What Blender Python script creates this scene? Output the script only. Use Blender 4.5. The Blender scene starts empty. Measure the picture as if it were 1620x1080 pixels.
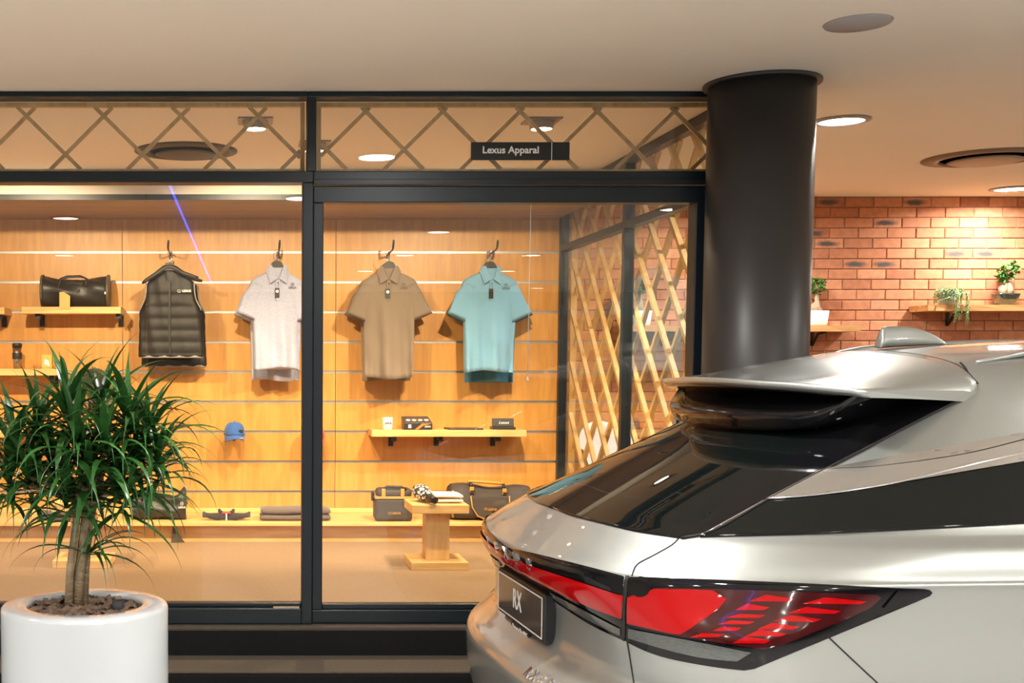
import bpy, bmesh, math, random
from mathutils import Vector, Matrix, Euler
from mathutils.bvhtree import BVHTree
random.seed(7)
S = bpy.context.scene
COL = S.collection
R = math.radians
PI = math.pi

# ------------------------------------------------------------------ camera, world, exposure
FPX, CXP, CYP, PITCH, EYE = 1900.0, 390.0, 694.0, R(3.5), 1.6      # a shifted lens, frame 1620 x 1080
cam = bpy.data.cameras.new('camera')
cam.sensor_width = 36.0
cam.lens = FPX * 36.0 / 1620.0
cam.shift_x = (810 - CXP) / 1620.0
cam.shift_y = (CYP - 540) / 1620.0
cam.clip_start = 0.05
camo = bpy.data.objects.new('camera', cam)
COL.objects.link(camo)
camo.location = (0, 0, EYE)
camo.rotation_euler = (PI / 2 - PITCH, 0, 0)
S.camera = camo

W = bpy.data.worlds.new('world')
S.world = W
W.use_nodes = True
W.node_tree.nodes['Background'].inputs[0].default_value = (0.9, 0.95, 1.0, 1)
W.node_tree.nodes['Background'].inputs[1].default_value = 0.02

S.view_settings.view_transform = 'Standard'
S.view_settings.look = 'None'
S.view_settings.gamma = 1.0
S.view_settings.use_curve_mapping = False
S.view_settings.exposure = 0.0
S.cycles.use_denoising = True
S.cycles.max_bounces = 10
S.cycles.transparent_max_bounces = 24
S.cycles.sample_clamp_indirect = 6.0
S.cycles.caustics_reflective = False
S.cycles.caustics_refractive = False

DOWN_POWER, DOWN_COL = 38.0, (1.0, 0.96, 0.91)
SPOT_POWER, SPOT_COL = 310.0, (1.0, 0.76, 0.48)

# ------------------------------------------------------------------ measuring helpers (photo pixel -> point on a known plane)
_F = Vector((0, math.cos(PITCH), -math.sin(PITCH)))
_U = Vector((0, math.sin(PITCH), math.cos(PITCH)))
_R = Vector((1, 0, 0))
EYEV = Vector((0, 0, EYE))
def ray(px, py):
    return _F + _R * ((px - CXP) / FPX) + _U * ((CYP - py) / FPX)
def PY(px, py, Y):
    d = ray(px, py); return EYEV + d * (Y / d.y)
def PZ(px, py, Z):
    d = ray(px, py); return EYEV + d * ((Z - EYE) / d.z)

# ------------------------------------------------------------------ key planes of the place (metres)
YF = 5.43            # shop front
YB = 8.45            # face of the slat wall
YBR = 8.70           # brick wall
ZF = 0.425           # raised floor of the shop
ZC = 2.807           # ceiling
XS = 2.21            # glass side wall of the shop

# ------------------------------------------------------------------ materials
MATS = {}
def nmat(name):
    m = bpy.data.materials.new(name); m.use_nodes = True
    nt = m.node_tree
    return m, nt, nt.nodes, nt.links, nt.nodes['Principled BSDF']
def mat(name, col, rough=0.5, metal=0.0, noise=0.0, nscale=40.0, bump=0.0, bscale=None, coat=0.0, spec=0.5, emit=None, estr=0.0, sheen=0.0, objrand=0.0, stretch=None):
    if name in MATS: return MATS[name]
    m, nt, N, L, b = nmat(name)
    b.inputs['Base Color'].default_value = (*col, 1)
    b.inputs['Roughness'].default_value = rough
    b.inputs['Metallic'].default_value = metal
    b.inputs['Coat Weight'].default_value = coat
    b.inputs['Coat Roughness'].default_value = 0.03
    b.inputs['Specular IOR Level'].default_value = spec
    b.inputs['Sheen Weight'].default_value = sheen
    if emit:
        b.inputs['Emission Color'].default_value = (*emit, 1); b.inputs['Emission Strength'].default_value = estr
    tc = N.new('ShaderNodeTexCoord')
    src = tc.outputs['Object']
    if stretch:
        mp = N.new('ShaderNodeMapping'); mp.inputs['Scale'].default_value = stretch
        L.new(src, mp.inputs[0]); src = mp.outputs[0]
    nz = N.new('ShaderNodeTexNoise'); nz.inputs['Scale'].default_value = nscale; nz.inputs['Detail'].default_value = 5
    L.new(src, nz.inputs['Vector'])
    fac = nz.outputs['Fac']
    hsv = N.new('ShaderNodeHueSaturation'); hsv.inputs['Color'].default_value = (*col, 1)
    mr = N.new('ShaderNodeMapRange'); mr.inputs[1].default_value = 0.3; mr.inputs[2].default_value = 0.7
    mr.inputs[3].default_value = 1 - noise; mr.inputs[4].default_value = 1 + noise
    L.new(fac, mr.inputs[0])
    if objrand:
        oi = N.new('ShaderNodeObjectInfo'); m2 = N.new('ShaderNodeMapRange')
        m2.inputs[3].default_value = 1 - objrand; m2.inputs[4].default_value = 1 + objrand
        L.new(oi.outputs['Random'], m2.inputs[0])
        mu = N.new('ShaderNodeMath'); mu.operation = 'MULTIPLY'
        L.new(mr.outputs[0], mu.inputs[0]); L.new(m2.outputs[0], mu.inputs[1]); L.new(mu.outputs[0], hsv.inputs['Value'])
    else:
        L.new(mr.outputs[0], hsv.inputs['Value'])
    L.new(hsv.outputs[0], b.inputs['Base Color'])
    if bump:
        n2 = N.new('ShaderNodeTexNoise'); n2.inputs['Scale'].default_value = bscale or nscale; n2.inputs['Detail'].default_value = 4
        L.new(src, n2.inputs['Vector'])
        bp = N.new('ShaderNodeBump'); bp.inputs['Strength'].default_value = bump; bp.inputs['Distance'].default_value = 0.01
        L.new(n2.outputs['Fac'], bp.inputs['Height']); L.new(bp.outputs[0], b.inputs['Normal'])
    MATS[name] = m
    return m
def wood(name, c1, c2, axis='z', rough=0.42, scale=1.0, coat=0.0):
    if name in MATS: return MATS[name]
    m, nt, N, L, b = nmat(name)
    tc = N.new('ShaderNodeTexCoord'); oi = N.new('ShaderNodeObjectInfo')
    geo = N.new('ShaderNodeNewGeometry')
    add = N.new('ShaderNodeVectorMath'); add.operation = 'ADD'
    sc = N.new('ShaderNodeVectorMath'); sc.operation = 'SCALE'; sc.inputs[0].default_value = (13.1, 7.7, 21.3)
    L.new(oi.outputs['Random'], sc.inputs['Scale'])
    L.new(geo.outputs['Position'], add.inputs[0]); L.new(sc.outputs[0], add.inputs[1])
    mp = N.new('ShaderNodeMapping')
    lo, hi = 0.5 * scale, 5.0 * scale
    mp.inputs['Scale'].default_value = {'z': (hi, hi, lo), 'x': (lo, hi, hi), 'y': (hi, lo, hi)}[axis]
    L.new(add.outputs[0], mp.inputs[0])
    n1 = N.new('ShaderNodeTexNoise'); n1.inputs['Scale'].default_value = 1.4; n1.inputs['Detail'].default_value = 3; n1.inputs['Distortion'].default_value = 0.6
    L.new(mp.outputs[0], n1.inputs['Vector'])
    wv = N.new('ShaderNodeMath'); wv.operation = 'MULTIPLY'; wv.inputs[1].default_value = 26.0
    L.new(n1.outputs['Fac'], wv.inputs[0])
    sn = N.new('ShaderNodeMath'); sn.operation = 'SINE'; L.new(wv.outputs[0], sn.inputs[0])
    n2 = N.new('ShaderNodeTexNoise'); n2.inputs['Scale'].default_value = 9.0; n2.inputs['Detail'].default_value = 6
    mp2 = N.new('ShaderNodeMapping'); mp2.inputs['Scale'].default_value = tuple(q * 1.0 for q in {'z': (hi, hi, lo), 'x': (lo, hi, hi), 'y': (hi, lo, hi)}[axis])
    L.new(add.outputs[0], mp2.inputs[0]); L.new(mp2.outputs[0], n2.inputs['Vector'])
    ma = N.new('ShaderNodeMath'); ma.operation = 'MULTIPLY_ADD'; ma.inputs[1].default_value = 0.13
    L.new(sn.outputs[0], ma.inputs[0]); L.new(n2.outputs['Fac'], ma.inputs[2])
    rp = N.new('ShaderNodeValToRGB')
    rp.color_ramp.elements[0].position = 0.25; rp.color_ramp.elements[0].color = (*c2, 1)
    rp.color_ramp.elements[1].position = 0.72; rp.color_ramp.elements[1].color = (*c1, 1)
    L.new(ma.outputs[0], rp.inputs[0])
    hsv = N.new('ShaderNodeHueSaturation'); m2 = N.new('ShaderNodeMapRange'); m2.inputs[3].default_value = 0.93; m2.inputs[4].default_value = 1.06
    L.new(oi.outputs['Random'], m2.inputs[0]); L.new(m2.outputs[0], hsv.inputs['Value']); L.new(rp.outputs[0], hsv.inputs['Color'])
    L.new(hsv.outputs[0], b.inputs['Base Color'])
    b.inputs['Roughness'].default_value = rough
    b.inputs['Coat Weight'].default_value = coat
    MATS[name] = m
    return m
def glass(name, tint=(1, 1, 1), boost=1.0, rough=0.0):
    if name in MATS: return MATS[name]
    m, nt, N, L, b = nmat(name)
    N.remove(b)
    out = N['Material Output']
    tr = N.new('ShaderNodeBsdfTransparent'); tr.inputs[0].default_value = (*tint, 1)
    gl = N.new('ShaderNodeBsdfGlossy'); gl.inputs['Roughness'].default_value = rough
    fr = N.new('ShaderNodeFresnel'); ge = N.new('ShaderNodeNewGeometry')
    io = N.new('ShaderNodeMapRange'); io.inputs[3].default_value = 1.5; io.inputs[4].default_value = 1 / 1.5     # leaving the pane: same reflectance as entering
    L.new(ge.outputs['Backfacing'], io.inputs[0]); L.new(io.outputs[0], fr.inputs[0])
    mu = N.new('ShaderNodeMath'); mu.operation = 'MULTIPLY'; mu.inputs[1].default_value = boost; mu.use_clamp = True
    nz = N.new('ShaderNodeTexNoise'); nz.inputs['Scale'].default_value = 1.3
    bp = N.new('ShaderNodeBump'); bp.inputs['Strength'].default_value = 0.004
    L.new(nz.outputs['Fac'], bp.inputs['Height']); L.new(bp.outputs[0], gl.inputs['Normal'])
    L.new(fr.outputs[0], mu.inputs[0])
    mx = N.new('ShaderNodeMixShader'); L.new(mu.outputs[0], mx.inputs[0]); L.new(tr.outputs[0], mx.inputs[1]); L.new(gl.outputs[0], mx.inputs[2])
    L.new(mx.outputs[0], out.inputs[0])
    MATS[name] = m
    return m
def emis(name, col, strength):
    if name in MATS: return MATS[name]
    m, nt, N, L, b = nmat(name)
    b.inputs['Base Color'].default_value = (*col, 1)
    b.inputs['Emission Color'].default_value = (*col, 1); b.inputs['Emission Strength'].default_value = strength
    MATS[name] = m
    return m

STEEL = mat('blue_black_steel', (0.007, 0.013, 0.018), 0.38, 0.2, 0.08, 60, spec=0.5)
OAK = wood('oak_veneer', (0.64, 0.315, 0.070), (0.53, 0.245, 0.048), 'z')
OAKX = wood('oak_board', (0.80, 0.50, 0.20), (0.66, 0.37, 0.12), 'x')
OAKD = wood('soffit_wood_shaded', (0.30, 0.165, 0.07), (0.19, 0.10, 0.04), 'x')  # shade of the unlit underside is put into this wood colour
OAKL = wood('lattice_wood', (0.62, 0.40, 0.19), (0.48, 0.29, 0.12), 'z', 0.5)
ALU = mat('aluminium', (0.38, 0.375, 0.37), 0.42, 1.0, 0.03, 30)
GLASS = glass('clear_glass', (0.97, 0.985, 0.98), 0.95)
CEIL = mat('ceiling_paint', (0.84, 0.775, 0.675), 0.75, 0, 0.01, 3)
BLACK = mat('black_plastic', (0.012, 0.012, 0.013), 0.45, 0, 0.1, 50)
WHITE = mat('white_plastic', (0.80, 0.80, 0.78), 0.4, 0, 0.02, 20)
CHROME = mat('chrome', (0.75, 0.75, 0.76), 0.12, 1.0, 0.02, 20)
CREAMTXT = mat('white_print', (0.85, 0.84, 0.80), 0.5, 0, 0.02, 20)

# ------------------------------------------------------------------ mesh helpers
WM = {}                                           # world matrices of the empties and parts
class MB:
    def __init__(s): s.v, s.f, s.sm = [], [], []
    def add(s, vs, fs, smooth=False):
        o = len(s.v); s.v += [Vector(q) for q in vs]
        for q in fs: s.f.append(tuple(i + o for i in q)); s.sm.append(smooth)
        return s
    def box(s, x0, x1, y0, y1, z0, z1, M=None):
        vs = [Vector((x, y, z)) for z in (z0, z1) for y in (y0, y1) for x in (x0, x1)]
        if M: vs = [M @ q for q in vs]
        return s.add(vs, [(0, 2, 3, 1), (4, 5, 7, 6), (0, 1, 5, 4), (2, 6, 7, 3), (0, 4, 6, 2), (1, 3, 7, 5)])
    def rings(s, rs, closed=True, cap0=True, cap1=True, smooth=True):
        n = len(rs[0]); fs = []
        for i in range(len(rs) - 1):
            for j in range(n if closed else n - 1):
                k = (j + 1) % n
                fs.append((i * n + j, i * n + k, (i + 1) * n + k, (i + 1) * n + j))
        vs = [q for r in rs for q in r]
        s.add(vs, fs, smooth)
        if closed and cap0: s.add(rs[0], [tuple(range(n))[::-1]], False)
        if closed and cap1: s.add(rs[-1], [tuple(range(n))], False)
        return s
    def lathe(s, prof, seg=32, c=(0, 0, 0), M=None, cap0=True, cap1=True, smooth=True):
        rs = []
        for r, z in prof:
            rs.append([Vector((c[0] + r * math.cos(2 * PI * k / seg), c[1] + r * math.sin(2 * PI * k / seg), c[2] + z)) for k in range(seg)])
        if M: rs = [[M @ q for q in r] for r in rs]
        return s.rings(rs, True, cap0, cap1, smooth)
    def tube(s, pts, rad, seg=10, smooth=True, flat=1.0, cap=True):
        pts = [Vector(p) for p in pts]; n = len(pts)
        if not isinstance(rad, (list, tuple)): rad = [rad] * n
        T = [(pts[min(i + 1, n - 1)] - pts[max(i - 1, 0)]).normalized() for i in range(n)]
        up = Vector((0, 0, 1)) if abs(T[0].z) < 0.9 else Vector((0, 1, 0))
        a = T[0].cross(up).normalized(); rs = []
        for i in range(n):
            a = (a - T[i] * a.dot(T[i])).normalized(); b = T[i].cross(a)
            rs.append([pts[i] + (a * math.cos(2 * PI * k / seg) + b * math.sin(2 * PI * k / seg) * flat) * rad[i] for k in range(seg)])
        return s.rings(rs, True, cap, cap, smooth)
    def prism(s, poly, fn, d0, d1, smooth=False):
        n = len(poly); a = [Vector(fn(x, y, d0)) for x, y in poly]; b = [Vector(fn(x, y, d1)) for x, y in poly]
        s.add(a + b, [tuple(range(n))[::-1], tuple(range(n, 2 * n))] + [(i, (i + 1) % n, n + (i + 1) % n, n + i) for i in range(n)], smooth)
        return s
    def bar(s, a, b, w, d, nrm=(0, 1, 0)):                   # straight bar of width w (in plane), depth d along nrm
        a, b, nrm = Vector(a), Vector(b), Vector(nrm).normalized()
        t = (b - a).normalized(); side = t.cross(nrm).normalized()
        vs = []
        for p in (a, b):
            for e in (-1, 1):
                for g in (-1, 1): vs.append(p + side * (e * w / 2) + nrm * (g * d / 2))
        return s.add(vs, [(0, 1, 3, 2), (4, 6, 7, 5), (0, 4, 5, 1), (2, 3, 7, 6), (0, 2, 6, 4), (1, 5, 7, 3)])
    def sphere(s, c, r, seg=12, rg=8, sc=(1, 1, 1)):
        rs = []
        for i in range(rg + 1):
            t = -PI / 2 + PI * i / rg; rr = max(math.cos(t), 1e-3)
            rs.append([Vector((c[0] + r * sc[0] * rr * math.cos(2 * PI * k / seg), c[1] + r * sc[1] * rr * math.sin(2 * PI * k / seg), c[2] + r * sc[2] * math.sin(t))) for k in range(seg)])
        return s.rings(rs)
    def build(s, name, m, parent=None, bevel=0, local=False, sub=0, fix=True, label=None, origin=None):
        M = WM[parent.name] if parent else None
        org = None
        if parent is None and not local:
            if origin: org = Vector(origin)
            else:
                lo = Vector([min(q[i] for q in s.v) for i in range(3)]); hi = Vector([max(q[i] for q in s.v) for i in range(3)])
                org = Vector(((lo.x + hi.x) / 2, (lo.y + hi.y) / 2, lo.z))
        me = bpy.data.meshes.new(name)
        if M and not local: I = M.inverted(); vs = [I @ q for q in s.v]
        elif org: vs = [q - org for q in s.v]
        else: vs = s.v
        me.from_pydata([tuple(q) for q in vs], [], s.f)
        me.polygons.foreach_set('use_smooth', s.sm)
        if fix:
            bm = bmesh.new(); bm.from_mesh(me); bmesh.ops.remove_doubles(bm, verts=bm.verts, dist=1e-5)
            bmesh.ops.recalc_face_normals(bm, faces=bm.faces); bm.to_mesh(me); bm.free()
        me.materials.append(m)
        o = bpy.data.objects.new(name, me); COL.objects.link(o)
        if parent: o.parent = parent; WM[o.name] = M
        elif org: o.location = org; WM[o.name] = Matrix.Translation(org)
        else: WM[o.name] = Matrix.Identity(4)
        if bevel:
            bv = o.modifiers.new('bevel', 'BEVEL'); bv.width = bevel; bv.segments = 2; bv.limit_method = 'ANGLE'; bv.angle_limit = R(40)
        if sub:
            ss = o.modifiers.new('subsurf', 'SUBSURF'); ss.levels = sub; ss.render_levels = sub
        if label: o['label'] = label
        return o
def tag(o, label, cat=None, group=None, kind=None):
    o['label'] = label
    if cat: o['category'] = cat
    if group: o['group'] = group
    if kind: o['kind'] = kind
    return o
def thing(name, loc, label, cat, group=None, kind=None, rz=0.0):
    o = bpy.data.objects.new(name, None); COL.objects.link(o); o.empty_display_size = 0.1
    o.location = loc; o.rotation_euler = (0, 0, rz)
    WM[o.name] = Matrix.Translation(Vector(loc)) @ Matrix.Rotation(rz, 4, 'Z')
    return tag(o, label, cat, group, kind)
def inst(name, me, parent, M):                     # a copy that shares mesh data, M in the parent's space
    o = bpy.data.objects.new(name, me); COL.objects.link(o)
    if parent: o.parent = parent
    o.matrix_basis = M
    return o
def copy_tree(o, parent=None):
    c = o.copy(); COL.objects.link(c); c.parent = parent
    WM[c.name] = WM.get(o.name, Matrix.Identity(4))
    for ch in list(o.children): copy_tree(ch, c)
    return c
def text_mb(txt, size, M, depth=0.001, bold=0.0, mb=None, align='CENTER', space=1.0, shear=0.0):
    cu = bpy.data.curves.new('t', 'FONT'); cu.body = txt; cu.size = size; cu.extrude = depth; cu.offset = bold
    cu.align_x = align; cu.align_y = 'CENTER'; cu.space_character = space; cu.shear = shear; cu.resolution_u = 3
    o = bpy.data.objects.new('t', cu); COL.objects.link(o)
    bpy.context.view_layer.update()
    me = o.to_mesh()
    mb = mb or MB()
    mb.add([M @ v.co for v in me.vertices], [tuple(p.vertices) for p in me.polygons])
    o.to_mesh_clear(); bpy.data.objects.remove(o); bpy.data.curves.remove(cu)
    return mb
def facing(P, rz=0.0, tilt=0.0):                    # text frame at P, reading towards -y
    return Matrix.Translation(Vector(P)) @ Matrix.Rotation(rz, 4, 'Z') @ Matrix.Rotation(PI / 2 + tilt, 4, 'X')
def emblem(M, r, mb=None):                          # oval ring with a slanted L stroke
    mb = mb or MB()
    pts = [M @ Vector((r * math.cos(2 * PI * k / 20), 0.72 * r * math.sin(2 * PI * k / 20), 0.001)) for k in range(21)]
    mb.tube(pts, r * 0.1, 6)
    mb.tube([M @ Vector(q) for q in ((r * 0.15, r * 0.62, 0.001), (-r * 0.35, -r * 0.3, 0.001), (r * 0.62, -r * 0.3, 0.001))], r * 0.09, 6)
    return mb
def sstep(a, b, x):
    t = min(max((x - a) / (b - a), 0), 1); return t * t * (3 - 2 * t)
# ------------------------------------------------------------------ the setting
def carpet(name, c, b):
    return mat(name, c, 0.95, 0, 0.22, 260, bump=0.5, bscale=420, spec=0.05)
CARP = carpet('shop_carpet', (0.31, 0.205, 0.118), 0)
CARPD = carpet('step_carpet', (0.016, 0.016, 0.016), 0)
CARPN = carpet('nosing_carpet', (0.095, 0.078, 0.063), 0)
TILE = mat('showroom_tile', (0.66, 0.65, 0.63), 0.2, 0, 0.05, 2)
PAINT = mat('wall_paint', (0.66, 0.64, 0.60), 0.7, 0, 0.02, 3)

def struct(name, mb, m, label, **k):
    return tag(mb.build(name, m, **k), label, None, None, 'structure')
struct('floor', MB().box(-6, 9, -9, 8.95, -0.05, 0), TILE, 'grey polished showroom floor below the carpeted steps')
fs = struct('floor_shop', MB().box(-3.2, 9, 5.363, 8.95, 0.30, ZF), CARP, 'brown carpeted raised floor inside the shop')
struct('ceiling', MB().box(-6, 9, -9, 8.95, ZC, ZC + 0.08), CEIL, 'flat cream painted ceiling over showroom and shop')
struct('wall_left', MB().box(-6.1, -6, -9, 8.95, 0, ZC), PAINT, 'plain painted wall closing the showroom on the left')
struct('wall_right', MB().box(9, 9.1, -9, 8.95, 0, ZC), PAINT, 'plain painted wall closing the showroom on the right')
struct('wall_front', MB().box(-6, 9, -9.1, -9, 0, ZC), mat('rear_paint', (0.10, 0.10, 0.10), 0.7), 'plain wall behind the viewer closing the showroom')
struct('wall_shop_left', MB().box(-3.2, -3.1, YF - 0.02, 8.95, ZF, ZC), PAINT, 'painted side wall of the shop beside the slat wall')
# steps: each riser / tread a step of its own
for i, (y0, y1, z1, lab) in enumerate([(5.06, 5.363, 0.295, 'charcoal carpeted upper step below the shop front'), (4.757, 5.06, 0.15, 'charcoal carpeted lowest step on the showroom floor')]):
    st = thing('step_%d' % (i + 1), (-1.2, y0, 0), lab, None, None, 'structure')
    xe = (1.88, 0.93)[i]
    MB().box(-3.2, xe, y0, y1, 0.0, z1 - 0.012).build('step_body', CARPD, st, bevel=0.01)
    MB().box(-3.2, xe, y0 + 0.002, y1, z1 - 0.012, z1).build('tread', CARPN, st, bevel=0.006)
st = thing('step_3', (-1.2, 5.34, 0.2), 'dark carpeted riser directly under the shop front sill', None, None, 'structure')
MB().box(-3.2, 9, 5.345, 5.363, 0.0, ZF - 0.02).build('step_body', CARPD, st)
MB().box(-3.2, 9, 5.343, YF + 0.01, ZF - 0.02, ZF + 0.003).build('tread', CARPN, st, bevel=0.008)

# slat wall: veneer panels between aluminium grooves
wb = thing('wall_back', (-0.5, YB, ZF), 'oak veneer slat wall with aluminium grooves behind the merchandise', None, None, 'structure')
MB().box(-3.1, XS, YB + 0.012, 8.9, ZF, ZC).build('wall_core', mat('groove_dark', (0.10, 0.06, 0.03), 0.7), wb)
JX = [-3.1, -2.22, -0.868, 0.625, XS - 0.02]
ZG = [PY(600, 399 + 47.3 * k, YB).z for k in range(9)]
rows = [2.84] + ZG + [ZF]
for a in range(len(JX) - 1):
    for k in range(len(rows) - 1):
        zt = min(rows[k] - 0.008, ZC); zb = rows[k + 1] + 0.008 if k < len(rows) - 2 else ZF
        MB().box(JX[a] + 0.002, JX[a + 1] - 0.002, YB, YB + 0.02, zb, zt).build('panel', OAK, wb)
    for z in ZG:
        g = MB()
        g.box(JX[a] + 0.002, JX[a + 1] - 0.002, YB + 0.006, YB + 0.011, z - 0.0085, z + 0.0085)
        g.box(JX[a] + 0.002, JX[a + 1] - 0.002, YB, YB + 0.012, z + 0.0070, z + 0.0085)
        g.box(JX[a] + 0.002, JX[a + 1] - 0.002, YB, YB + 0.012, z - 0.0085, z - 0.0070)
        g.build('groove_rail', ALU, wb)
# soffit
so = thing('trim_1', (-0.5, 7.4, 2.6), 'dropped soffit above the slat wall, underside wood coloured dark for its shade', None, None, 'structure')
ZS = PY(100, 347, YB).z
YS = PZ(100, 316, ZS).y
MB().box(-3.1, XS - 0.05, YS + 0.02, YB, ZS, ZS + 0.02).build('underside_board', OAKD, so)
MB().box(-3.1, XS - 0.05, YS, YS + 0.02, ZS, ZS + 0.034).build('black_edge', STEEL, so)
MB().box(-3.1, XS - 0.05, YS, YS + 0.03, ZS + 0.034, ZC).build('fascia', CEIL, so)
# bench along the wall
be = thing('wall_bench', (-0.5, 8.1, ZF), 'low oak display ledge running along the foot of the slat wall', 'ledge')
ZBN = 0.565
MB().box(-3.05, XS - 0.06, 7.87, YB - 0.003, ZBN - 0.022, ZBN).build('top_board', OAKX, be, bevel=0.002)
MB().box(-3.05, XS - 0.06, 7.95, 7.97, ZF, ZBN - 0.022).build('front_board', OAKX, be)
MB().box(-3.05, XS - 0.06, YB - 0.025, YB - 0.003, ZBN, ZBN + 0.03).build('back_lip', OAKX, be, bevel=0.002)

# brick wall
def brick_mat(name, blotch):
    m, nt, N, L, b = nmat(name)
    tc = N.new('ShaderNodeTexCoord'); oi = N.new('ShaderNodeObjectInfo')
    rp = N.new('ShaderNodeValToRGB'); e = rp.color_ramp.elements
    e[0].color = (0.42, 0.155, 0.075, 1); e[1].color = (0.60, 0.27, 0.14, 1)
    e2 = rp.color_ramp.elements.new(0.5); e2.color = (0.52, 0.21, 0.10, 1)
    L.new(oi.outputs['Random'], rp.inputs[0])
    geo = N.new('ShaderNodeNewGeometry')
    nz = N.new('ShaderNodeTexNoise'); nz.inputs['Scale'].default_value = 24; nz.inputs['Detail'].default_value = 5
    L.new(geo.outputs['Position'], nz.inputs['Vector'])
    mr = N.new('ShaderNodeMapRange'); mr.inputs[1].default_value = .3; mr.inputs[2].default_value = .7; mr.inputs[3].default_value = 0.84; mr.inputs[4].default_value = 1.14
    L.new(nz.outputs['Fac'], mr.inputs[0])
    hsv = N.new('ShaderNodeHueSaturation'); L.new(mr.outputs[0], hsv.inputs['Value']); L.new(rp.outputs[0], hsv.inputs['Color'])
    colr = hsv.outputs[0]
    if blotch:
        sep = N.new('ShaderNodeMapping'); sep.inputs['Scale'].default_value = (12.5, 0.1, 48); sep.inputs['Location'].default_value = blotch
        L.new(tc.outputs['Object'], sep.inputs[0])
        n2 = N.new('ShaderNodeTexNoise'); n2.inputs['Scale'].default_value = 34; n2.inputs['Detail'].default_value = 6; L.new(geo.outputs['Position'], n2.inputs['Vector'])
        ln = N.new('ShaderNodeVectorMath'); ln.operation = 'LENGTH'; L.new(sep.outputs[0], ln.inputs[0])
        ad = N.new('ShaderNodeMath'); ad.operation = 'MULTIPLY_ADD'; ad.inputs[1].default_value = 0.9; L.new(n2.outputs['Fac'], ad.inputs[0]); L.new(ln.outputs['Value'], ad.inputs[2])
        m3 = N.new('ShaderNodeMapRange'); m3.inputs[1].default_value = 0.95; m3.inputs[2].default_value = 1.75; m3.inputs[3].default_value = 0.0; m3.inputs[4].default_value = 1.0
        L.new(ad.outputs[0], m3.inputs[0])
        mx = N.new('ShaderNodeMix'); mx.data_type = 'RGBA'; mx.inputs['A'].default_value = (0.085, 0.072, 0.066, 1)
        L.new(m3.outputs[0], mx.inputs['Factor']); L.new(colr, mx.inputs['B']); colr = mx.outputs['Result']
    L.new(colr, b.inputs['Base Color'])
    b.inputs['Roughness'].default_value = 0.85
    n3 = N.new('ShaderNodeTexNoise'); n3.inputs['Scale'].default_value = 130; L.new(geo.outputs['Position'], n3.inputs['Vector'])
    bp = N.new('ShaderNodeBump'); bp.inputs['Strength'].default_value = 0.35; bp.inputs['Distance'].default_value = 0.004
    L.new(n3.outputs['Fac'], bp.inputs['Height']); L.new(bp.outputs[0], b.inputs['Normal'])
    return m
BRK = brick_mat('brick_clay', None)
BRKB = brick_mat('brick_flashed', (0.2, 0, 0.1))
MORT = mat('mortar', (0.30, 0.17, 0.11), 0.9, 0, 0.1, 60, bump=0.3)
bw = thing('wall_brick', (4.5, YBR, ZF), 'red brick wall with thin joints beyond the black column', None, None, 'structure')
MB().box(XS + 0.06, 9, YBR + 0.008, 8.95, ZF, ZC).build('mortar_bed', MORT, bw)
BWD, BHT, JT = 0.2065, 0.0735, 0.005
def brick_mesh():
    b = MB(); x, z, c = (BWD - JT) / 2, (BHT - JT) / 2, 0.004
    o = [(-x, 0.02, -z), (x, 0.02, -z), (x, 0.02, z), (-x, 0.02, z)]
    mi = [(-x, c, -z), (x, c, -z), (x, c, z), (-x, c, z)]
    fr = [(-x + c, 0, -z + c), (x - c, 0, -z + c), (x - c, 0, z - c), (-x + c, 0, z - c)]
    b.rings([[Vector(q) for q in r] for r in (o, mi, fr)], True, False, True, False)
    return b
_b = brick_mesh()
def brick_me(m):
    me = bpy.data.meshes.new('brick'); me.from_pydata([tuple(q) for q in _b.v], [], _b.f); me.materials.append(m); return me
BM1, BM2 = brick_me(BRK), brick_me(BRKB)
stuffb = MB(); nb = 0
flash = [PY(a, b_, YBR) for a, b_ in ((1392, 352), (1298, 386), (1341, 415), (1384, 415), (1497, 399), (1560, 400), (1430, 321), (1312, 321), (1290, 368))]
IW = WM[bw.name].inverted()
for r in range(33):
    zc = ZC - BHT / 2 - 0.002 - r * BHT
    if zc < ZF: break
    x = XS + 0.12 + (BWD / 2 if r % 2 else 0)
    while x < 8.9:
        u, vz = CXP + FPX * x / YBR, zc
        vis = (zc > 1.55 and 4.0 < x < 5.8) or (x < 3.45 and zc > 1.2)
        fl = any(abs(q.x - x) < BWD / 2 and abs(q.z - zc) < BHT / 2 for q in flash)
        if vis and nb < 300:
            inst('brick', BM2 if fl else BM1, bw, Matrix.Translation((x - 4.5, random.uniform(-0.0015, 0.0015), zc - ZF))); nb += 1
        else:
            stuffb.add([q + Vector((x, YBR, zc)) for q in _b.v], _b.f)
        x += BWD
sb = stuffb.build('brickwork', BRK, bw, fix=False); sb['kind'] = 'stuff'

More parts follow.
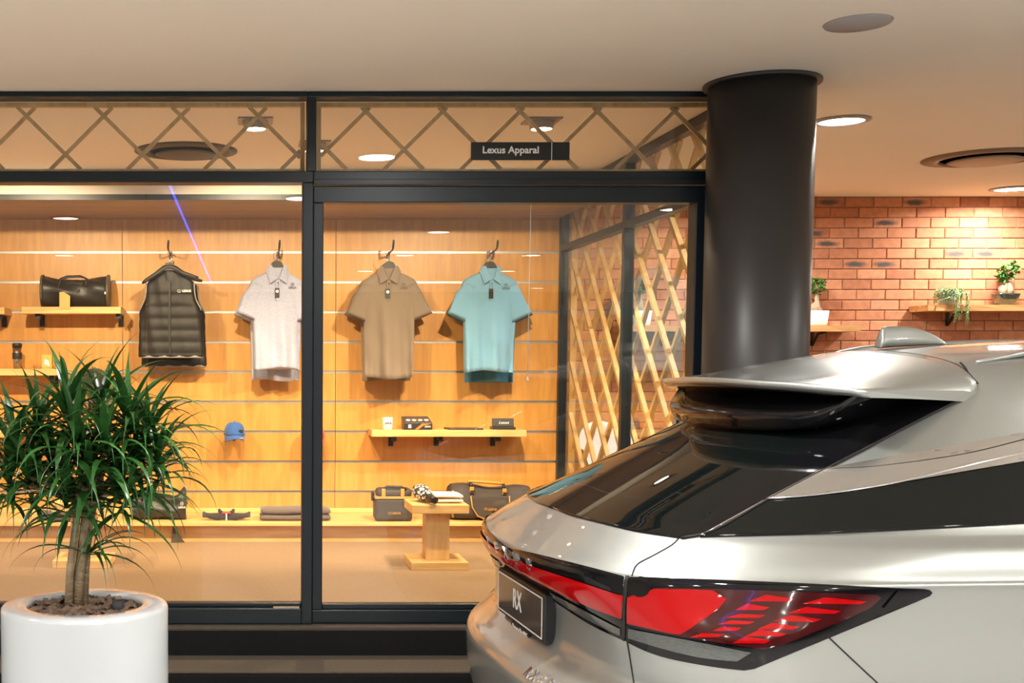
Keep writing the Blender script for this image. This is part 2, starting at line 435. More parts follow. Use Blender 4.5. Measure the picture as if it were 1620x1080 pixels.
# ------------------------------------------------------------------ shop front
w1 = thing('window_1', (-1.4, YF, ZF), 'large fixed shop window in dark steel frame beside the potted plant', None, None, 'structure')
d1 = thing('door_1', (1.2, YF, ZF), 'glazed sliding shop door in dark steel frame beside the black column', None, None, 'structure')
w2 = thing('window_2', (-1.4, YF, 2.46), 'glazed transom light above the fixed shop window', None, None, 'structure')
w3 = thing('window_3', (1.2, YF, 2.46), 'glazed transom light above the sliding door behind the sign', None, None, 'structure')
XR = XS - 0.01
Z1, Z2, Z3, Z4, Z5 = 2.781, 2.459, 2.409, 2.322, 0.522
XM0, XM1 = 0.249, 0.297
def fr(p, nm, *a, bevel=0.004): return MB().box(*a).build(nm, STEEL, p, bevel=bevel)
for p, a, b in ((w2, -3.1, 0.272), (w3, 0.272, XR)):
    fr(p, 'top_rail', a, b, YF - 0.05, YF + 0.05, Z1, ZC)
    MB().box(a, b - (0.03 if p == w2 else 0), YF - 0.003, YF + 0.003, Z2, Z1).build('pane', GLASS, p)
fr(w2, 'mullion', XM0 + 0.018, XM1 + 0.012, YF - 0.05, YF + 0.05, Z2, Z1)
fr(w1, 'head_rail', -3.1, XM1, YF - 0.05, YF + 0.05, Z3, Z2)
fr(w1, 'sill_rail', -3.1, XM0, YF - 0.05, YF + 0.05, ZF + 0.004, Z5 - 0.02)
fr(w1, 'sill_bead', -3.1, XM0, YF - 0.02, YF + 0.03, Z5 - 0.02, Z5)
fr(w1, 'mullion', XM0, XM1, YF - 0.05, YF + 0.05, ZF + 0.004, Z3)
MB().box(PY(432, 957, YF).x, PY(473, 957, YF).x, YF - 0.045, YF - 0.005, Z5 - 0.02, Z5 - 0.016).build('sill_tape', mat('tape_beige', (0.35, 0.29, 0.2), 0.6), w1)
XJ = PY(231.5, 380, YF).x
MB().box(-3.1, XJ - 0.0015, YF - 0.003, YF + 0.003, Z5, Z3).build('pane', GLASS, w1)
MB().box(XJ + 0.0015, XM0, YF - 0.003, YF + 0.003, Z5, Z3).build('pane', GLASS, w1)
fr(d1, 'head_rail', XM1, XR, YF - 0.05, YF + 0.05, Z3, Z2)
fr(d1, 'track', XM1, XR, YF - 0.065, YF - 0.05, Z3 - 0.012, Z3 + 0.012, bevel=0.002)
fr(d1, 'head_stile', XM1, XR, YF - 0.04, YF + 0.04, Z4, Z3 - 0.012)
fr(d1, 'jamb', XM1, 0.343, YF - 0.035, YF + 0.04, Z5 - 0.03, Z4)
fr(d1, 'jamb', 1.995, XR, YF - 0.05, YF + 0.05, ZF + 0.004, Z4)
fr(d1, 'sill_rail', XM1, 1.995, YF - 0.035, YF + 0.04, ZF + 0.004, Z5 - 0.03)
fr(d1, 'sill_bead', 0.343, 1.995, YF - 0.02, YF + 0.03, Z5 - 0.03, Z5 - 0.005)
MB().box(0.343, 1.995, YF - 0.003, YF + 0.003, Z5 - 0.005, Z4).build('pane', GLASS, d1)
hx = PY(1063, 620, YF).x
hp = [(hx + 0.10, YF - 0.03, 1.475), (hx + 0.085, YF - 0.06, 1.478), (hx + 0.03, YF - 0.075, 1.478), (hx + 0.005, YF - 0.075, 1.465), (hx - 0.005, YF - 0.075, 1.435), (hx - 0.007, YF - 0.075, 1.1), (hx + 0.002, YF - 0.075, 1.05), (hx + 0.03, YF - 0.07, 1.03), (hx + 0.10, YF - 0.03, 1.03)]
MB().tube(hp, 0.013, 12).build('pull_handle', CHROME, d1, label='curved steel pull handle')

# wooden lattice in the two transoms
SP = 0.3475
def transom_lattice(p0, p1, xoff, label):
    t = thing('transom_lattice', ((p0 + p1) / 2, YF + 0.05, Z2), label, 'lattice', 'wooden lattices in the transom lights')
    y = YF + 0.055; za, zb = Z2 + 0.003, Z1 - 0.003; fw = 0.020
    for nm, a in (('top_strip', (p0, p1, zb - fw, zb)), ('bottom_strip', (p0, p1, za, za + fw)), ('end_strip', (p0, p0 + fw, za + fw, zb - fw)), ('end_strip', (p1 - fw, p1, za + fw, zb - fw))):
        MB().box(a[0], a[1], y - 0.012, y + 0.014, a[2], a[3]).build(nm, OAKL, t)
    x0, x1, z0, z1 = p0 + fw, p1 - fw, za + fw, zb - fw
    h = z1 - z0
    def clip(ax, az, bx, bz):
        o = []
        for q in (0, 1): o.append([ax, az] if q == 0 else [bx, bz])
        (ax, az), (bx, bz) = sorted(o)
        if bx <= x0 or ax >= x1: return None
        if ax < x0: az += (bz - az) * (x0 - ax) / (bx - ax); ax = x0
        if bx > x1: bz = az + (bz - az) * (x1 - ax) / (bx - ax); bx = x1
        return (ax, az, bx, bz)
    k0 = math.floor((p0 - xoff[0]) / SP) - 2
    for k in range(k0, k0 + int((p1 - p0) / SP) + 5):
        for fam in (0, 1):
            xt = xoff[fam] + k * SP; xb = xt + (h * 1.02 if fam == 0 else -h * 1.02)
            c = clip(xt, z1, xb, z0)
            if c and c[2] - c[0] > 0.03:
                yy = y - 0.004 if fam == 0 else y + 0.006
                MB().bar((c[0], yy, c[1]), (c[2], yy, c[3]), 0.017, 0.010).build('lattice_slat', OAKL, t)
    return t
q = lambda px: PY(px, 165, YF + 0.05).x
transom_lattice(-3.08, 0.262, (q(150), q(177)), 'wooden diamond lattice in the transom over the fixed window')
transom_lattice(0.315, XR - 0.005, (q(572), q(585)), 'wooden diamond lattice in the transom behind the sign')

# hanging sign
sg = thing('shop_sign', (1.24, YF - 0.03, 2.52), 'black oblong shop sign with white lettering on the transom glass', 'sign')
sa, sb_ = PY(745, 253, YF - 0.03), PY(901, 225, YF - 0.03)
xs = PY(872.5, 240, YF - 0.03).x
SIGN = mat('sign_black', (0.006, 0.008, 0.010), 0.35, 0, 0.05, 30)
MB().box(sa.x, xs - 0.002, YF - 0.035, YF - 0.02, sa.z, sb_.z).build('sign_board', SIGN, sg, bevel=0.001)
MB().box(xs + 0.002, sb_.x, YF - 0.035, YF - 0.02, sa.z, sb_.z).build('sign_board', SIGN, sg, bevel=0.001)
MB().box(xs - 0.002, xs + 0.002, YF - 0.033, YF - 0.02, sa.z, sb_.z).build('divider', CREAMTXT, sg)
MB().box(sa.x + 0.05, sb_.x - 0.05, YF - 0.02, YF - 0.003, sa.z + 0.02, sb_.z - 0.02).build('mounting_pad', SIGN, sg)
tm = text_mb('Lexus Apparal', 0.043, facing(PY(808, 237.5, YF - 0.0362)), 0.0008, 0.0009)
tw = max(v.x for v in tm.v) - min(v.x for v in tm.v)
want = PY(852, 237, YF).x - PY(764, 237, YF).x
cxm = PY(808, 237.5, YF - 0.0362).x
for v in tm.v: v.x = cxm + (v.x - cxm) * want / tw
tm.build('lettering', CREAMTXT, sg)

# glass side wall with steel posts and the timber lattice screen outside it
sw = thing('window_4', (XS, 7.0, ZF), 'glass side wall of the shop with steel posts and cross rail', None, None, 'structure')
YP = [YF + 0.08, XS * FPX / (989 - CXP), YB - 0.0]
ZR0, ZR1 = 2.388, 2.432
for nm, y in (('post', YP[0]), ('post', YP[1]), ('post', YP[2] - 0.03)):
    MB().box(XS - 0.03, XS + 0.03, y - 0.025, y + 0.025, ZF, ZC).build(nm, STEEL, sw, bevel=0.003)
for a, b in ((YP[0] + 0.025, YP[1] - 0.025), (YP[1] + 0.025, YP[2] - 0.055)):
    for z0, z1 in ((ZR0, ZR1), (ZC - 0.05, ZC), (ZF, ZF + 0.08)):
        MB().box(XS - 0.03, XS + 0.03, a, b, z0, z1).build('rail', STEEL, sw, bevel=0.003)
    for z0, z1 in ((ZF + 0.08, ZR0), (ZR1, ZC - 0.05)):
        MB().box(XS - 0.003, XS + 0.003, a, b, z0, z1).build('pane', GLASS, sw)
ls = thing('lattice_screen', (XS + 0.07, 7.0, ZF), 'tall timber diamond lattice screen outside the glass side wall', 'screen')
OAKS = wood('screen_wood', (0.72, 0.46, 0.19), (0.58, 0.34, 0.12), 'z', 0.5)
y0, y1, z0, z1 = YF + 0.11, YB - 0.06, ZF + 0.02, ZC - 0.02
SQ = 0.33
for fam in (0, 1):
    k = -12
    while k < 24:
        c = 5.97 + k * SQ                                     # y at z = 1.6 of this slat
        sgn = 1 if fam == 0 else -1                           # fam 0 falls towards the street
        pts = []
        for zz in (z0, z1):
            pts.append([c + sgn * (zz - 2.21) * 0.93, zz])
        (ya, za), (yb, zb) = sorted(pts)
        if yb > y0 + 0.02 and ya < y1 - 0.02:
            if ya < y0: za += (zb - za) * (y0 - ya) / (yb - ya); ya = y0
            if yb > y1: zb = za + (zb - za) * (y1 - ya) / (yb - ya); yb = y1
            if yb - ya > 0.05:
                xx = XS + 0.053 if fam == 0 else XS + 0.079
                MB().bar((xx, ya, za), (xx, yb, zb), 0.026, 0.026, (1, 0, 0)).build('lattice_slat', OAKS, ls)
        k += 1
for ya, yb in ((y0 - 0.02, y0), (y1, y1 + 0.02)):
    MB().box(XS + 0.044, XS + 0.088, ya, yb, z0, z1).build('edge_batten', OAKS, ls)

# black column
PCO = PZ(1205, 131, ZC)
co = thing('column', (PCO.x, PCO.y, 0), 'round glossy black column standing before the shop corner', 'column')
CB = mat('column_black', (0.048, 0.047, 0.046), 0.40, 0.3, 0.03, 10, bump=0.02, bscale=3)
rc = 0.2165
MB().lathe([(rc, 0.0), (rc, ZC - 0.014)], 64, (PCO.x, PCO.y, 0)).build('shaft', CB, co)
MB().lathe([(rc + 0.022, ZC - 0.014), (rc + 0.022, ZC)], 64, (PCO.x, PCO.y, 0)).build('ceiling_collar', CB, co, bevel=0.003)

# ------------------------------------------------------------------ ceiling fittings
LENS = emis('downlight_lens', (1.0, 0.96, 0.90), 24.0)
TRIM = mat('downlight_trim', (0.32, 0.29, 0.27), 0.4, 0.3)
def downlight(x, y, label, group='showroom ceiling downlights', r=0.135, power=None):
    t = thing('ceiling_downlight', (x, y, ZC), label, 'downlight', group)
    MB().lathe([(r * 0.76, -0.002), (r * 0.80, -0.012), (r, -0.006), (r, 0.0)], 40, (x, y, ZC), cap0=False).build('trim_ring', TRIM, t)
    MB().lathe([(0.001, -0.006), (r * 0.78, -0.006), (r * 0.78, 0.0)], 40, (x, y, ZC)).build('lens', LENS, t)
    l = bpy.data.lights.new('downlight_lamp', 'AREA'); l.shape = 'DISK'; l.size = 2 * r * 0.74; l.energy = power or DOWN_POWER; l.color = DOWN_COL; l.spread = R(165)
    lo = bpy.data.objects.new('downlight_lamp', l); COL.objects.link(lo); lo.parent = t; lo.location = (0, 0, -0.014)
for x, y, lab in [
    (2.935, 6.01, 'round recessed downlight just right of the black column'),
    (5.23, 8.30, 'round recessed downlight by the brick wall'),
    (3.36, 7.95, 'added unseen downlight behind the black column to brighten the bricks'),  # unseen lamp, added to brighten the brick wall
    (0.751, 3.848, 'round recessed downlight in front of the shop sign'),
    (-1.479, 0.94, 'round recessed downlight over the open showroom floor'),
    (0.387, 2.125, 'round recessed downlight over the open showroom floor'),
    (1.736, -0.083, 'round recessed downlight over the open showroom floor'),
    (1.73, -2.384, 'round recessed downlight over the open showroom floor'), (3.113, -2.384, 'round recessed downlight over the open showroom floor'),
    (1.51, -4.58, 'round recessed downlight over the open showroom floor'), (3.334, -4.58, 'round recessed downlight over the open showroom floor'),
    (1.512, -6.55, 'round recessed downlight over the open showroom floor'), (4.53, -7.96, 'round recessed downlight over the open showroom floor'),
    (-2.6, 3.6, 'round recessed downlight over the open showroom floor'), (-3.6, 0.9, 'round recessed downlight over the open showroom floor'), (-2.0, -2.4, 'round recessed downlight over the open showroom floor'),
    (3.3, 1.5, 'round recessed downlight over the open showroom floor'), (4.9, 1.2, 'round recessed downlight over the open showroom floor'),
    (4.7, 4.3, 'round recessed downlight over the open showroom floor'), (7.0, 3.4, 'round recessed downlight over the open showroom floor'), (7.2, 6.6, 'round recessed downlight over the open showroom floor'), (5.2, -1.6, 'round recessed downlight over the open showroom floor')]:
    downlight(x, y, lab)
def gimbal(x, y, label, aim, size=82, power=None):
    t = thing('ceiling_spotlight', (x, y, ZC), label, 'spotlight', 'warm square spotlights in the shop ceiling')
    MB().box(x - 0.085, x + 0.085, y - 0.085, y + 0.085, ZC - 0.008, ZC).build('square_bezel', mat('bezel_grey', (0.30, 0.27, 0.24), 0.4, 0.3), t, bevel=0.002)
    MB().lathe([(0.052, -0.045), (0.056, -0.045), (0.064, -0.008)], 28, (x, y, ZC), cap0=False, cap1=False).build('lamp_can', mat('bezel_grey', (0.3, 0.27, 0.24)), t)
    MB().lathe([(0.001, -0.040), (0.051, -0.040), (0.051, -0.036)], 28, (x, y, ZC)).build('lens', emis('spot_lens', (1.0, 0.86, 0.62), 40), t)
    l = bpy.data.lights.new('spot_lamp', 'SPOT'); l.energy = power or SPOT_POWER; l.color = SPOT_COL; l.spot_size = R(size); l.spot_blend = 0.6; l.shadow_soft_size = 0.035
    lo = bpy.data.objects.new('spot_lamp', l); COL.objects.link(lo); lo.parent = t
    lo.location = (0, 0, -0.06)
    d = Vector(aim) - Vector((x, y, ZC - 0.06)); lo.rotation_euler = d.to_track_quat('-Z', 'Y').to_euler()
for x, y, lab in [(0.044, 6.01, 'warm ceiling spotlight behind the transom over the fixed window'), (1.456, 6.01, 'warm ceiling spotlight behind the transom over the sign'), (-1.37, 6.01, 'warm ceiling spotlight deeper in the shop towards the side wall')]:
    gimbal(x, y, lab, (x * 0.95, YB, 0.95))
for x, y, lab in [(1.55, 6.73, 'added warm fill spotlight hidden by the black sign'), (0.37, 6.62, 'added warm fill spotlight hidden by the steel mullion'), (-2.1, 6.7, 'added warm fill spotlight out of view near the shop side wall')]:  # added fill spots, kept out of sight, to light the carpet
    gimbal(x, y, lab, (x - 0.1, 6.95, ZF), 120, SPOT_POWER * 0.6)
def vent(P, r, label, c1, c2):
    t = thing('ceiling_vent', (P.x, P.y, ZC), label, 'vent', 'round air vents in the ceiling')
    MB().lathe([(r, 0), (r, -0.006), (r * 0.80, -0.016), (r * 0.72, -0.012), (r * 0.72, 0)], 48, (P.x, P.y, ZC), cap0=False, cap1=False).build('outer_ring', c1, t)
    MB().lathe([(r * 0.76, -0.001), (0.001, -0.001)], 48, (P.x, P.y, ZC)).build('duct', mat('duct_dark', (0.01, 0.009, 0.008), 0.8), t)
    MB().lathe([(0.001, -0.03), (r * 0.52, -0.03), (r * 0.60, -0.022), (r * 0.52, -0.012), (r * 0.3, 0)], 48, (P.x, P.y, ZC)).build('centre_disc', c2, t)
VB = mat('vent_brown', (0.20, 0.14, 0.10), 0.5); VD = mat('vent_dark', (0.045, 0.034, 0.026), 0.5)
vent(PZ(1560, 249, ZC), 0.335, 'round air vent in the ceiling right of the column', VB, mat('vent_disc', (0.34, 0.26, 0.20), 0.5))
vp = PZ(295, 241, ZC); vent(Vector((vp.x, vp.y - 0.05, ZC)), 0.29, 'dark round air vent behind the transom over the fixed window', VD, VD)
ps = PZ(1357, 36, ZC)
tag(MB().lathe([(0.001, -0.006), (0.108, -0.006), (0.112, 0)], 48, (ps.x, ps.y, ZC)).build('ceiling_speaker', mat('speaker_mesh', (0.36, 0.34, 0.33), 0.7, 0, 0.1, 900)), 'flat grey round speaker grille in the ceiling above the car', 'speaker')
# blue LED strip along the showroom ceiling (seen mirrored in the shop window)
le = thing('led_strip', (-0.51, -2.0, ZC), 'thin blue glowing strip running along the showroom ceiling', 'led strip')
MB().box(-0.517, -0.503, -6.8, 2.8, ZC - 0.012, ZC).build('channel', ALU, le)
MB().box(-0.517, -0.503, -6.8, 2.8, ZC - 0.020, ZC - 0.012).build('diffuser', emis('blue_led', (0.06, 0.12, 1.0), 22), le)
# ------------------------------------------------------------------ shelves and pedestals
def shelf(p0, p1, py, brackets, label, Yf=8.20, th=0.046, parent_y=YB):
    a, b = PY(p0, py, Yf), PY(p1, py, Yf)
    t = thing('wall_shelf', ((a.x + b.x) / 2, (Yf + YB) / 2, a.z - th), label, 'shelf', 'oak shelves on the slat wall')
    MB().box(a.x, b.x, Yf, YB - 0.004, a.z - th, a.z).build('board', OAKX, t, bevel=0.002)
    for q in brackets:
        x = PY(q, py, Yf).x
        zt = a.z - th
        m = MB().prism([(Yf + 0.05, zt), (Yf + 0.05, zt - 0.034), (Yf + 0.085, zt - 0.034), (Yf + 0.10, zt - 0.014), (YB - 0.014, zt - 0.014), (YB - 0.014, zt - 0.08), (YB - 0.003, zt - 0.08), (YB - 0.003, zt)], lambda p_, q_, d: (x + d, p_, q_), -0.017, 0.017)
        m.build('bracket', BLACK, t)
    return a.z
ZSA = shelf(34, 191, 485, (57, 186), 'short oak wall shelf carrying the black barrel duffel bag')
ZSB = shelf(588, 833, 680, (625, 699, 791), 'long oak wall shelf with boxes beside the glass side wall')
ZSC = shelf(-150, 96, 583, (-60, 80), 'oak wall shelf carrying the steel tumbler and a small card box')
ZSD = shelf(-150, 68, 681, (-60, 50), 'lower oak wall shelf partly hidden by the plant leaves')
shelf(-150, 7, 486, (-60, -5), 'oak wall shelf level with the duffel bag shelf towards the side wall')
def pedestal(x, yf, label):
    t = thing('display_pedestal', (x, yf + 0.165, ZF), label, 'pedestal', 'low oak display pedestals on the carpet')
    w = 0.165
    MB().box(x - w, x + w, yf, yf + 0.33, ZF, ZF + 0.046).build('base', OAKX, t, bevel=0.003)
    MB().box(x - 0.069, x + 0.069, yf + 0.095, yf + 0.235, ZF + 0.046, 0.752).build('stem', wood('oak_stem', (0.80, 0.50, 0.20), (0.66, 0.37, 0.12), 'z'), t, bevel=0.002)
    MB().box(x - w, x + w, yf, yf + 0.33, 0.752, 0.802).build('top', OAKX, t, bevel=0.003)
pp = PZ(696, 902, ZF)
pedestal(pp.x, pp.y, 'low oak pedestal with club cover and towel before the ledge')
p2_ = PZ(128, 899, ZF)
pedestal(p2_.x, p2_.y, 'low oak pedestal standing behind the potted plant')

# ------------------------------------------------------------------ clothing
def cloth(name, c, n=0.06, sc=300): return mat(name, c, 0.85, 0, n, sc, bump=0.15, bscale=500, sheen=0.25, spec=0.2)
HANG = mat('hanger_black', (0.020, 0.018, 0.016), 0.45)
def ell(w, d, z, n=44, fold=None, yo=0.0, xo=0.0, e=2.4):
    o = []
    for k in range(n):
        a = 2 * PI * k / n; c, s_ = math.cos(a), math.sin(a)
        x = w * math.copysign(abs(c) ** (2 / e), c); y = d * math.copysign(abs(s_) ** (2 / e), s_)
        if fold: y += fold(x, z, s_)
        o.append(Vector((xo + x, yo + y, z)))
    return o
def hook(X, z, label, yend=8.16):
    t = thing('display_hook', (X, YB, z), label, 'hook', 'black hooks clipped into the slat wall')
    MB().box(X - 0.012, X + 0.012, YB - 0.006, YB + 0.001, z - 0.045, z + 0.004).build('back_plate', HANG, t)
    MB().tube([(X, YB - 0.004, z - 0.02), (X, yend + 0.03, z - 0.005), (X, yend + 0.008, z + 0.004), (X + 0.002, yend, z + 0.03), (X + 0.004, yend, z + 0.055)], [0.006, 0.006, 0.007, 0.008, 0.006], 10).build('arm', HANG, t)
def hanger_parts(t, top=0.035, wide=0.15, front=False):
    h = MB()
    pts = [(-0.052, -0.05), (-0.047, -0.005), (-0.032, 0.025), (-0.015, top), (0.015, top), (0.032, 0.025), (0.047, -0.005), (0.052, -0.05)]
    h.prism(pts, lambda x, y, d: (x, d, y), -0.012, 0.012)
    h.tube([(-wide, 0, -0.115), (-0.09, 0, -0.075), (-0.04, 0, -0.035), (0, 0, -0.015), (0.04, 0, -0.035), (0.09, 0, -0.075), (wide, 0, -0.115)], [0.008, 0.010, 0.012, 0.014, 0.012, 0.010, 0.008], 8)
    h.build('hanger', HANG, t, local=True, bevel=0.003)
    MB().tube([(0, 0, top), (0.001, 0, top + 0.03), (-0.014, 0, top + 0.045), (-0.013, 0, top + 0.068), (0.002, 0, top + 0.078), (0.014, 0, top + 0.068)], 0.0025, 8).build('hanger_hook', CHROME, t, local=True)
def polo(px, py, col, label, group=None, L_=0.72, rz=0.0, Y=8.17, ph=0.0, xo=0.0, tagc=None, full=True, dark=None, w=1.0, side=0.0):
    P = PY(px, py, Y); P.x += xo
    t = thing('polo_shirt', P, label, 'polo shirt', group or 'polo shirts on the slat wall', rz=rz)
    fold = lambda x, z, s_: -(0.026 * math.sin(34 * x + ph + 1.2 * z) + 0.014 * math.sin(67 * x + 2 * ph + 3 * z) + 0.006 * math.sin(25 * z + 30 * x)) * min(max(-(z + 0.16) / 0.45, 0), 1) * (1 if s_ < 0 else -0.6)
    prof = [(-.030, .058, .045), (-.045, .085, .05), (-.062, .13, .055), (-.085, .172, .058), (-.11, .192, .062), (-.16, .196, .068), (-.22, .190, .074), (-.30, .182, .078)]
    z = -.36
    while z > -L_: prof.append((z, .178 - .012 * (-z - .36) / .36, .077 - 0.01 * (-z - .36) / .36)); z -= 0.045
    prof.append((-L_, .166, .066))
    b = MB(); b.rings([[Vector((v.x, v.y, v.z + 0.008 * math.sin(19 * v.x + ph * 2) * sstep(-L_ + 0.12, -L_, v.z))) for v in ell(q[1] * w, q[2] * 0.6, q[0], 56, fold)] for q in prof])
    b.build('body', col, t, local=True)
    for s in (-1, 1):
        r = []
        A, B = Vector((s * 0.126 * w, 0.0, -.128)), Vector((s * (0.214 * w + 0.010), -0.004, -.345))
        ax = (B - A).normalized(); sd = Vector((ax.z, 0, -ax.x)) * (-1 if s > 0 else 1)
        for k in range(9):
            q = k / 8; c = A + (B - A) * q; hw, hd = 0.058 + 0.018 * sstep(0, 0.5, q) + 0.004 * math.sin(7 * q + s), 0.036 - 0.004 * q
            r.append([c + sd * (hw * math.cos(2 * PI * j / 24)) + Vector((0, hd * math.sin(2 * PI * j / 24) - 0.006 * math.sin(4 * PI * j / 24 + ph) * q, 0)) for j in range(24)])
        inn = [c + (sum(r[-1], Vector()) / 24 - c) * 0.12 - ax * 0.012 for c in r[-1]]
        r.append(inn)
        MB().rings(r).build('sleeve', col, t, local=True)
    if full:
        nb_ = MB(); nb_.rings([[Vector((0.056 * math.cos(a), 0.032 * math.sin(a), zz + 0.012 * math.sin(a))) for a in [2 * PI * k / 28 for k in range(28)]] for zz in (-.05, -.012, 0.0)], True, False, False)
        nb_.build('neck_band', col, t, local=True)
        MB().box(-0.018, 0.018, 0.024, 0.027, -0.045, -0.022).build('neck_label', WHITE, t, local=True)
        for s in (-1, 1):
            pl_ = [(s * 0.040, 0.004), (s * 0.060, 0.004), (s * 0.080, -0.036), (s * 0.056, -0.120), (s * 0.003, -0.086), (s * 0.014, -0.070)]
            MB().prism(pl_, lambda x, y, d: (x, -0.034 - 0.30 * min(max(-y, 0), 0.09) + d + 0.8 * max(abs(x) - 0.05, 0), y), -0.009, 0.0).build('collar_flap', col, t, local=True, bevel=0.002)
        MB().box(-0.015, 0.015, -0.0505, -0.040, -0.235, -0.085).build('placket', col, t, local=True, bevel=0.002)
        for k in range(3):
            MB().lathe([(0.0048, 0), (0.0048, 0.003), (0.002, 0.004)], 12, M=Matrix.Translation((0, -0.050, -0.115 - 0.045 * k)) @ Matrix.Rotation(PI / 2, 4, 'X')).build('button', dark or HANG, t, local=True)
        MB().tube([(0.004, -0.052, -0.12), (0.0, -0.056, -0.15)], 0.001, 5).build('tag_string', HANG, t, local=True)
        MB().box(-0.022, 0.008, -0.058, -0.056, -0.215, -0.150).build('swing_tag', mat('tag_black', (0.02, 0.016, 0.012), 0.4), t, local=True)
        if tagc: MB().lathe([(0.010, 0), (0.010, 0.001)], 16, M=Matrix.Translation((-0.007, -0.058, -0.172)) @ Matrix.Rotation(PI / 2, 4, 'X')).build('tag_print', tagc, t, local=True)
        lg = emblem(facing((0.098, -0.0465, -0.122)), 0.011); text_mb('LEXUS', 0.018, facing((0.098, -0.047, -0.145)), 0.0005, 0.0003, lg)
        lg.build('chest_logo', mat('logo_grey', (0.06, 0.055, 0.06), 0.6), t, local=True)
    hanger_parts(t)
    return t
WP = cloth('white_jersey', (0.42, 0.45, 0.60), 0.10, 90); TP = cloth('taupe_jersey', (0.215, 0.170, 0.130), 0.04); BP = cloth('aqua_jersey', (0.19, 0.40, 0.58), 0.05, 160); DP = cloth('teal_jersey', (0.045, 0.19, 0.28), 0.05); LP = cloth('pale_jersey', (0.44, 0.46, 0.58), 0.06)
TD = cloth('taupe_dark_jersey', (0.26, 0.195, 0.13), 0.04)
polo(438, 421, WP, 'white flecked polo shirt with black swing tag beside the mullion', L_=0.69, rz=R(8), ph=0.5, tagc=WHITE, w=0.92)
polo(436, 425, LP, 'pale lilac white polo shirt hanging behind the white flecked polo', L_=0.765, rz=R(-6), Y=8.32, ph=1.7, full=False, w=0.98)
polo(616, 422, TP, 'taupe polo shirt with dark buttons on the slat wall', L_=0.75, rz=R(-9), ph=2.2, tagc=WHITE, w=0.97)
polo(612, 425, TD, 'taupe polo shirt hanging behind the front taupe one', L_=0.765, rz=R(-8), Y=8.325, ph=0.4, full=False)
polo(775, 422, BP, 'pale aqua polo shirt with black swing tag on the slat wall', L_=0.705, rz=R(6), ph=1.1, dark=DP)
polo(775, 426, DP, 'dark teal polo shirt hanging behind the aqua one', L_=0.77, rz=R(-4), Y=8.325, ph=0.9, full=False, w=1.0)
# padded vests
PADM = mat('vest_black', (0.013, 0.011, 0.010), 0.55, 0, 0.1, 60)
PIPE = mat('vest_piping', (0.30, 0.28, 0.28), 0.6)
def vest(px, py, Y, L_, label, rz, full=True):
    P = PY(px, py, Y)
    t = thing('padded_vest', P, label, 'vest', 'padded vests on the slat wall', rz=rz)
    prof = []
    z = -0.03
    def wd(z):
        ks = [(-.03, .062), (-.05, .095), (-.075, .135), (-.10, .158), (-.16, .160), (-.22, .172), (-.265, .198), (-.30, .212), (-.45, .214), (-.70, .226)]
        for (a, b), (c, d) in zip(ks, ks[1:]):
            if z <= a and z >= c: return b + (d - b) * (a - z) / (a - c)
        return ks[-1][1]
    while z > -L_:
        puff = 0.011 * abs(math.sin(PI * (z + 0.03) / 0.078)) ** 0.6 if z < -.12 else 0.006
        prof.append((z, wd(z) + puff * 0.3, (0.038 if z > -.06 else 0.042) + puff * 0.8)); z -= 0.011
    prof.append((-L_, wd(-L_) - 0.006, 0.04))
    fold = lambda x, z, s_: -0.004 * math.sin(60 * x + 9 * z)
    MB().rings([ell(q[1], q[2], q[0], 56, fold) for q in prof]).build('body', PADM, t, local=True)
    if full:
        MB().box(-0.005, 0.005, -0.060, -0.04, -L_ + 0.02, -0.10).build('zip', HANG, t, local=True)
        lg = emblem(facing((0.065, -0.0615, -0.158)), 0.012); text_mb('LEXUS', 0.021, facing((0.085, -0.062, -0.158)), 0.0006, 0.0008, lg, align='LEFT')
        lg.build('chest_logo', CREAMTXT, t, local=True)
        nb_ = MB(); nb_.rings([[Vector(((0.062 + 0.012 * (zz + .05)) * math.cos(a), 0.046 * math.sin(a) - 0.004, zz + 0.012 * math.sin(a))) for a in [2 * PI * k / 28 for k in range(28)]] for zz in (-.075, -.05, -.012)], True, False, False)
        nb_.build('stand_collar', PADM, t, local=True)
        MB().box(-0.028, 0.03, 0.020, 0.024, -0.055, -0.012).build('neck_label', mat('label_grey', (0.25, 0.25, 0.27), 0.6, 0, 0.3, 80), t, local=True)
    for s in (-1, 1):
        MB().tube([(s * (wd(q) + 0.004), -0.025, q) for q in (-.10, -.13, -.17, -.21, -.24, -.265, -.285)], 0.005, 6).build('armhole_piping', PIPE, t, local=True)
    MB().rings([ell(wd(-L_) - 0.002, 0.045, zz, 56) for zz in (-L_ - 0.004, -L_ + 0.012)]).build('hem', PIPE, t, local=True)
    h = MB(); h.tube([(-0.185, -0.062, -0.105), (-0.16, -0.066, -0.088), (-0.09, -0.066, -0.045), (-0.035, -0.06, -0.004), (0, -0.055, 0.006), (0.035, -0.06, -0.004), (0.09, -0.066, -0.038), (0.17, -0.064, -0.066), (0.195, -0.06, -0.07)], [0.008, 0.013, 0.015, 0.018, 0.022, 0.018, 0.015, 0.012, 0.008], 10)
    h.prism([(-0.04, -0.02), (-0.026, 0.03), (0.026, 0.03), (0.04, -0.02)], lambda x, y, d: (x, d, y), -0.072, -0.045)
    h.build('hanger', HANG, t, local=True)
    MB().tube([(0, -0.058, 0.03), (0.001, -0.045, 0.06), (-0.016, -0.04, 0.075), (-0.015, -0.04, 0.098), (0.002, -0.04, 0.108), (0.016, -0.04, 0.098)], 0.003, 8).build('hanger_hook', CHROME, t, local=True)
vest(270, 424, 8.16, 0.60, 'black padded vest with white chest logo on the slat wall', R(-4))
vest(275, 429, 8.32, 0.655, 'black padded vest hanging behind the front vest', R(2), False)
